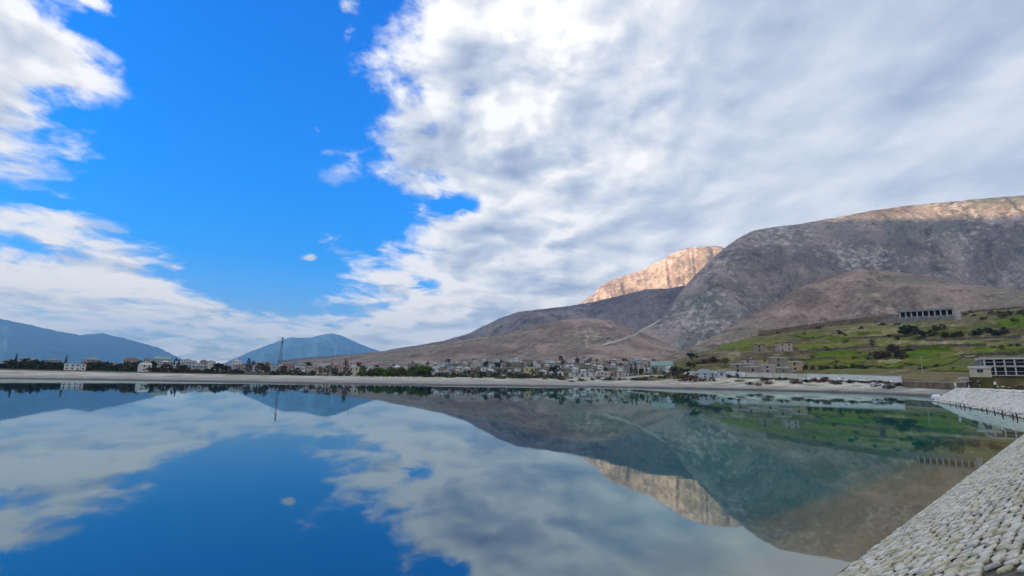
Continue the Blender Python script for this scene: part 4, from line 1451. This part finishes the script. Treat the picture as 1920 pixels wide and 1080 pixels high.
# added dark uprights imitating reflections at the foot of the pale bank
sb = MB(); sb.tube([(0, 0, -1.2), (0.02, 0, 0.5), (0.05, 0.02, 1.05)], [0.09, 0.08, 0.06], 6)
reflection_stake_me = sb.mesh('stake', mat('reflection_dark', (0.06, 0.045, 0.035), 0.8, 0.4, 3.0))
for i in range(11):
    f = (i + U(-0.4, 0.4)) / 10.0 * 0.96 + 0.02
    j = iR0 + 2 + int(f * (iR1 - iR0) * 0.62)
    f2 = (f * (iR1 - iR0) * 0.62) % 1.0
    a = OUT[j] * (1 - f2) + OUT[j + 1] * f2 - NRM[j] * 0.15
    o = obj('stake', reflection_stake_me, None, (a[0], a[1], U(-0.75, -0.35)), U(0, 6), (1, 1, 1))
    o.rotation_euler = (U(-0.12, 0.12), U(-0.12, 0.12), U(0, 6))
    register(o, 1910 - f * 100, 'dark wooden stake', 'stake', 'dark stakes at the foot of the pale bank')


# ------------------------------------------------------------------ cars
def car(px, dist, heading, paint, desc):
    p = spot(px, dist)
    t = empty('parked_car', p, heading)
    prof = [(-2.1, 0.30), (2.05, 0.30), (2.12, 0.62), (1.95, 0.80), (1.15, 0.92), (0.45, 1.40), (-1.05, 1.44), (-1.75, 1.02), (-2.12, 0.92)]
    b = MB()
    vs = []
    for x, z in prof:
        w = 0.84 if z < 1.1 else 0.64
        vs += [(x, -w, z), (x, w, z)]
    n = len(prof)
    fs = [(2 * i, 2 * ((i + 1) % n), 2 * ((i + 1) % n) + 1, 2 * i + 1) for i in range(n)]
    fs += [tuple(2 * i for i in range(n))[::-1], tuple(2 * i + 1 for i in range(n))]
    b.raw(vs, fs)
    b.build('body', paint, t)
    for s in (-1, 1):
        g_ = MB()
        y = 0.86
        g_.raw([(0.95, s * 0.80, 0.98), (-1.55, s * 0.80, 1.02), (-1.0, s * 0.67, 1.36), (0.42, s * 0.67, 1.34), (0.95, s * 0.83, 0.98), (-1.55, s * 0.83, 1.02), (-1.0, s * 0.70, 1.36), (0.42, s * 0.70, 1.34)],
               [(0, 1, 2, 3), (4, 7, 6, 5), (0, 4, 5, 1), (2, 6, 7, 3)])
        g_.build('side_window', M_GLASS, t)
    g_ = MB(); g_.raw([(1.12, -0.70, 0.97), (1.12, 0.70, 0.97), (0.50, 0.58, 1.36), (0.50, -0.58, 1.36), (1.16, -0.70, 0.99), (1.16, 0.70, 0.99), (0.54, 0.58, 1.38), (0.54, -0.58, 1.38)], [(0, 3, 2, 1), (4, 5, 6, 7), (0, 1, 5, 4), (2, 3, 7, 6)])
    g_.build('windscreen', M_GLASS, t)
    for x in (-1.3, 1.3):
        for y in (-0.78, 0.78):
            wv = MB(); wv.tube([(x, y - 0.1, 0.32), (x, y + 0.1, 0.32)], [0.32, 0.32], 12); wv.build('wheel', M_IRON, t)
    register(t, px, desc, 'car', 'cars parked along the shore')


C_PAINT = [mat('white_car_paint', (0.80, 0.80, 0.80), 0.3, 0.05, 0.5, spec=0.5), mat('silver_car_paint', (0.40, 0.42, 0.44), 0.3, 0.05, 0.5, spec=0.5), mat('dark_car_paint', (0.05, 0.055, 0.07), 0.3, 0.05, 0.5, spec=0.5)]
for px, d, hd, c, desc in [(1548, 259, 0.1, 2, '!dark parked car behind the white boulders near the ruins'), (1578, 254, 0.2, 0, '!white parked car between the boulders and the fields'), (1640, 239, 0.3, 1, '!silver parked car near the start of the brown terrace wall'), (1664, 233, 0.2, 2, '!dark parked car next to the brown terrace wall'), (1755, 168, 0.5, 0, '!white parked car at the tip of the pale bank')]:
    car(px, d, hd, C_PAINT[c], desc)


# ------------------------------------------------------------------ people
M_SKIN = mat('skin', (0.45, 0.28, 0.20), 0.6, 0.1, 5.0)
M_HAIR = mat('dark_hair', (0.02, 0.016, 0.013), 0.6, 0.2, 9.0)
CLOTH = {'white': mat('white_cloth', (0.78, 0.77, 0.75), 0.9, 0.1, 5.0), 'dark': mat('dark_cloth', (0.03, 0.03, 0.035), 0.9, 0.2, 5.0), 'navy': mat('navy_cloth', (0.03, 0.04, 0.08), 0.9, 0.2, 5.0), 'red': mat('maroon_cloth', (0.16, 0.03, 0.03), 0.9, 0.2, 5.0),
         'grey': mat('grey_cloth', (0.2, 0.2, 0.2), 0.9, 0.2, 5.0)}


def person(p, rz, top, legs, stride, arm, desc):
    J = {'pelvis': ((0, 0, 0.93), 0.15), 'waist': ((0, 0, 1.08), 0.135), 'chest': ((0, -0.01, 1.30), 0.165), 'neck': ((0, 0, 1.47), 0.06), 'chin': ((0, -0.02, 1.55), 0.075), 'head': ((0, -0.01, 1.65), 0.10), 'crown': ((0, 0, 1.74), 0.06)}
    E = [('pelvis', 'waist'), ('waist', 'chest'), ('chest', 'neck'), ('neck', 'chin'), ('chin', 'head'), ('head', 'crown')]
    for s, n in ((-1, 'l'), (1, 'r')):
        st = stride * s
        J.update({'hip' + n: ((0.10 * s, 0, 0.88), 0.095), 'knee' + n: ((0.11 * s, -0.05 - st * 0.5, 0.50), 0.065), 'ankle' + n: ((0.11 * s, 0.02 - st, 0.09), 0.045), 'toe' + n: ((0.13 * s, -0.14 - st, 0.04), 0.04),
                  'sho' + n: ((0.19 * s, 0, 1.40), 0.07), 'elb' + n: ((0.25 * s, 0.03 + arm * 0.2, 1.13), 0.048), 'wri' + n: ((0.25 * s, -0.08 - arm * s, 0.90 + abs(arm) * 0.3), 0.036), 'han' + n: ((0.25 * s, -0.11 - arm * s, 0.80 + abs(arm) * 0.3), 0.04)})
        E += [('pelvis', 'hip' + n), ('hip' + n, 'knee' + n), ('knee' + n, 'ankle' + n), ('ankle' + n, 'toe' + n), ('chest', 'sho' + n), ('sho' + n, 'elb' + n), ('elb' + n, 'wri' + n), ('wri' + n, 'han' + n)]
    names = list(J)
    me = bpy.data.meshes.new('person')
    me.from_pydata([J[k][0] for k in names], [(names.index(a), names.index(b)) for a, b in E], [])
    o = obj('person', me)
    sk = o.modifiers.new('skin', 'SKIN')
    for i, k in enumerate(names):
        me.skin_vertices[0].data[i].radius = (J[k][1], J[k][1] * (0.72 if k in ('pelvis', 'waist', 'chest') else 1.0))
    me.skin_vertices[0].data[0].use_root = True
    sub = o.modifiers.new('sub', 'SUBSURF'); sub.levels = 1
    ev = o.evaluated_get(bpy.context.evaluated_depsgraph_get())
    me2 = bpy.data.meshes.new_from_object(ev)
    o.modifiers.clear()
    o.data = me2
    me2.materials.clear()
    for m in (CLOTH[legs], CLOTH[top], M_SKIN):
        me2.materials.append(m)
    for f in me2.polygons:
        c = f.center
        f.material_index = 2 if c.z > 1.47 or (abs(c.x) > 0.2 and c.z < 0.9) else 1 if c.z > 0.95 or abs(c.x) > 0.21 else 0
        f.use_smooth = True
    h = MB()
    bm = bmesh.new(); bmesh.ops.create_uvsphere(bm, u_segments=10, v_segments=8, radius=0.115)
    for q in bm.verts:
        q.co.z = max(q.co.z, -0.02 if q.co.y > 0 else 0.02)
        q.co += Vector((0, 0.012, 1.68))
    hm = bpy.data.meshes.new('hair'); bm.to_mesh(hm); bm.free(); hm.materials.append(M_HAIR)
    obj('hair', hm, o)
    o.location = (p.x, p.y, p.z - 0.02)
    o.rotation_euler = (0, 0, rz)
    register(o, 0, desc, 'person', None)
    return o


def on_bank(j, off):
    x, y = OUT[j] + NRM[j] * off
    return Vector((x, y, drop(x, y)))


jt = iR1
person(on_bank(jt, 4.5), 0.3, 'white', 'white', 0.12, 0.1, '!person in white standing at the tip of the pale bank')
person(on_bank(jt - 1, 6.5), 1.2, 'dark', 'navy', 0.1, -0.05, '!person in dark clothes behind the one in white')
def bank_index(px):
    a = math.radians(azel(px, 715)[0])
    js = np.arange(iR0, iR1 + 1)
    return int(js[np.argmin(np.abs(np.arctan2(OUT[js, 0] + NRM[js, 0] * 7, OUT[js, 1] + NRM[js, 1] * 7) - a))])
for px, off, top, legs, st, arm, rz, desc in [(1803, 7.0, 'dark', 'dark', 0.05, 0.0, 2.2, '!person all in black at the outer end of the group on the bank'), (1815, 8.2, 'navy', 'dark', 0.12, 0.1, 0.6, '!person in a navy top in the group on the bank'),
                                              (1822, 6.6, 'red', 'dark', 0.0, 0.12, 3.6, '!person in a maroon top in the group on the bank'), (1831, 7.6, 'grey', 'navy', 0.1, 0.0, 1.0, '!person in a grey top in the group on the bank'),
                                              (1840, 6.8, 'dark', 'grey', 0.08, -0.1, 4.4, '!person in a black top and grey trousers below the cottage'), (1849, 8.0, 'white', 'dark', 0.05, 0.05, 0.2, '!person in a white top and black trousers below the cottage')]:
    person(on_bank(bank_index(px), off), rz, top, legs, st, arm, desc)

# ------------------------------------------------------------------ stones of the near revetment
random.seed(5)
STONE_MATS = [mat('pale_limestone', (0.86, 0.78, 0.62), 0.9, scale=6.0, col2=(0.58, 0.50, 0.36), bump=0.8), mat('white_limestone', (0.90, 0.84, 0.72), 0.9, scale=5.0, col2=(0.68, 0.61, 0.48), bump=0.8),
              mat('yellowed_limestone', (0.76, 0.69, 0.48), 0.9, scale=5.0, col2=(0.46, 0.41, 0.24), bump=0.8), mat('grey_limestone', (0.66, 0.63, 0.57), 0.9, scale=6.0, col2=(0.40, 0.38, 0.33), bump=0.8)]


def stone_geo(r, lx, ly, h):
    """one rough block: bottom, shoulder and a smaller, uneven top"""
    n = 7
    ang = [2 * math.pi * k / n + r.uniform(-0.25, 0.25) for k in range(n)]
    rad = [r.uniform(0.76, 1.06) for _ in range(n)]
    def sq(a):
        c, s_ = math.cos(a), math.sin(a)
        q = (abs(c) ** 4.5 + abs(s_) ** 4.5) ** (-1 / 4.5)
        return c * q, s_ * q
    vs = []
    for (k, z) in ((1.0, -0.12), (1.0, h * 0.5), (0.88, h * 0.95)):
        for a, q in zip(ang, rad):
            c, s_ = sq(a)
            vs.append((c * q * k * lx / 2, s_ * q * k * ly / 2, z + r.uniform(-0.015, 0.015)))
    vs.append((r.uniform(-0.05, 0.05), r.uniform(-0.05, 0.05), h * r.uniform(0.95, 1.12)))
    fs = []
    for L in (0, 1):
        for k in range(n):
            fs.append((L * n + k, L * n + (k + 1) % n, (L + 1) * n + (k + 1) % n, (L + 1) * n + k))
    for k in range(n):
        fs.append((2 * n + k, 2 * n + (k + 1) % n, 3 * n))
    return vs, fs


slope = bpy.data.objects['revetment_slope']
UP = Vector((NL_N.x, NL_N.y, 0.66)).normalized()
ALONG = Vector((NL_D.x, NL_D.y, 0.0)).normalized()
NORM = ALONG.cross(UP)
if NORM.z < 0:
    NORM = -NORM
cands = []
sr = random.Random(12)
v = 0.12
row = 0
while v < 6.1:
    dv = sr.uniform(0.17, 0.24)
    u_ = -6.0 + sr.random()
    while u_ < 66.0:
        du = sr.uniform(0.18, 0.40)
        c = Vector((NL_P.x, NL_P.y, 0)) + ALONG * (u_ + du / 2) + UP * (v + dv / 2 + sr.uniform(-0.03, 0.03))
        cands.append((c, du * sr.uniform(0.80, 0.94), dv * sr.uniform(0.80, 0.94), sr.uniform(0.02, 0.045)))
        u_ += du
    v += dv
    row += 1
# a loose kerb of flat stones on the crest
for i in range(150):
    c = Vector((NL_P.x, NL_P.y, 0)) + ALONG * (-6 + i * 0.48) + Vector((NL_N.x, NL_N.y, 0)) * (5.35 + sr.uniform(-0.1, 0.1))
    c.z = 3.42
    cands.append((c, 0.45, 0.5, 0.12))
def in_frame(c):
    q = c - Vector((0, 0, EYE))
    zf = q.dot(AX_F)
    if zf < 0.5:
        return False
    x, y = 960 + F_PX * q.dot(AX_R) / zf, 540 - F_PX * q.dot(AX_U) / zf
    return -30 < x < 1960 and -30 < y < 1125
vis = sorted([c for c in cands if in_frame(c[0])], key=lambda c: (c[0] - Vector((0, 0, EYE))).length)
hid = [c for c in cands if not in_frame(c[0])]
proto = []
for q in range(10):
    vs, fs = stone_geo(sr, 1.0, 1.0, 1.0)
    me = bpy.data.meshes.new('stone'); me.from_pydata([(a, b, max(c, -0.6)) for a, b, c in vs], [], fs)
    me.materials.append(STONE_MATS[(0, 0, 1, 1, 0, 2, 3, 1, 0, 2)[q]])
    proto.append(me)
def stone_matrix(c, lx, ly, h, r):
    tilt = Matrix.Rotation(r.uniform(-0.09, 0.09), 4, 'X') @ Matrix.Rotation(r.uniform(-0.09, 0.09), 4, 'Y') @ Matrix.Rotation(r.uniform(-0.12, 0.12), 4, 'Z')
    B = Matrix((ALONG, UP, NORM)).transposed().to_4x4()
    return Matrix.Translation(c) @ B @ tilt @ Matrix.Diagonal((lx, ly, h, 1))
for c, lx, ly, h in vis[:300]:
    o = bpy.data.objects.new('stone', proto[sr.randrange(10)])
    COL.objects.link(o)
    o.parent = slope
    o.matrix_world = stone_matrix(c, lx, ly, h, sr)
V, Fc, Mi = [], [], []
for c, lx, ly, h in vis[300:] + hid[:600]:
    vs, fs = stone_geo(sr, 1, 1, 1)
    M = stone_matrix(c, lx, ly, h, sr)
    k = len(V)
    V += [tuple(M @ Vector(q)) for q in vs]
    Fc += [tuple(i + k for i in f) for f in fs]
    Mi += [sr.choice((0, 0, 1, 1, 2, 3))] * len(fs)
me = bpy.data.meshes.new('stones'); me.from_pydata(V, [], Fc)
for m in STONE_MATS:
    me.materials.append(m)
me.polygons.foreach_set('material_index', Mi)
so = obj('stones', me, slope)
so['kind'] = 'stuff'
# the pale bank across the corner carries the same facing, too far off to tell the stones apart
V, Fc, Mi = [], [], []
for j in range(iR0 + 1, iR1):
    a, b = Vector(OUT[j]), Vector(OUT[j + 1])
    n = Vector(NRM[j])
    L = (b - a).length
    up = Vector((n.x, n.y, 0.66)).normalized()
    al = Vector(((b - a).x, (b - a).y, 0)).normalized()
    no = al.cross(up)
    if no.z < 0:
        no = -no
    for q in range(int(L / 0.7)):
        for w in range(10):
            c = Vector((a.x, a.y, 0)) + al * ((q + 0.5 + sr.uniform(-0.2, 0.2)) * 0.7) + up * (0.45 + w * 0.56 + sr.uniform(-0.1, 0.1))
            vs, fs = stone_geo(sr, 0.66, 0.52, sr.uniform(0.03, 0.07))
            B = Matrix((al, up, no)).transposed()
            k = len(V)
            V += [tuple(c + B @ Vector(p)) for p in vs]
            Fc += [tuple(i + k for i in f) for f in fs]
            Mi += [sr.choice((0, 1, 1, 1, 3))] * len(fs)
me = bpy.data.meshes.new('stones'); me.from_pydata(V, [], Fc)
for m in STONE_MATS:
    me.materials.append(m)
me.polygons.foreach_set('material_index', Mi)
so = obj('stones', me, bpy.data.objects['pale_stone_bank'])
so['kind'] = 'stuff'

# ------------------------------------------------------------------ labels: count along the shore between two marks one can find
MARKS = [(138, 'white shed'), (273, 'white gabled house'), (523, 'lattice mast'), (663, 'cream block'), (810, 'green hedge end'), (993, 'yellow house'), (1190, 'dark conifers'), (1330, 'wide blue-grey house'), (1515, 'cream wall end'), (1731, 'lamp pole'), (1839, 'cream cottage')]
ORD = 'first second third fourth fifth sixth seventh eighth ninth tenth eleventh twelfth thirteenth fourteenth fifteenth sixteenth seventeenth eighteenth nineteenth twentieth'.split()
ORD += ['twenty-' + o for o in ORD[:9]] + ['thirtieth'] + ['thirty-' + o for o in ORD[:9]]
buckets = {}
for o, px, desc in PLACED:
    if desc.startswith('!'):
        o['label'] = desc[1:]
        continue
    i = sum(1 for m in MARKS if m[0] <= px)
    buckets.setdefault((desc, i), []).append((px, o))
for (desc, i), L in buckets.items():
    L.sort(key=lambda q: q[0])
    if i == 0:
        L.reverse()
        ref, way = MARKS[0][1], 'toward the picture edge'
    elif i == len(MARKS):
        ref, way = MARKS[-1][1], 'toward glass building'
    else:
        ref, way = MARKS[i - 1][1], 'toward ' + MARKS[i][1]
    for k, (_, o) in enumerate(L):
        o['label'] = f'{ORD[k]} {desc} from {ref} {way}' if len(L) > 1 else f'{desc} between the {ref} and the {way.replace("toward the ", "").replace("toward ", "")}'
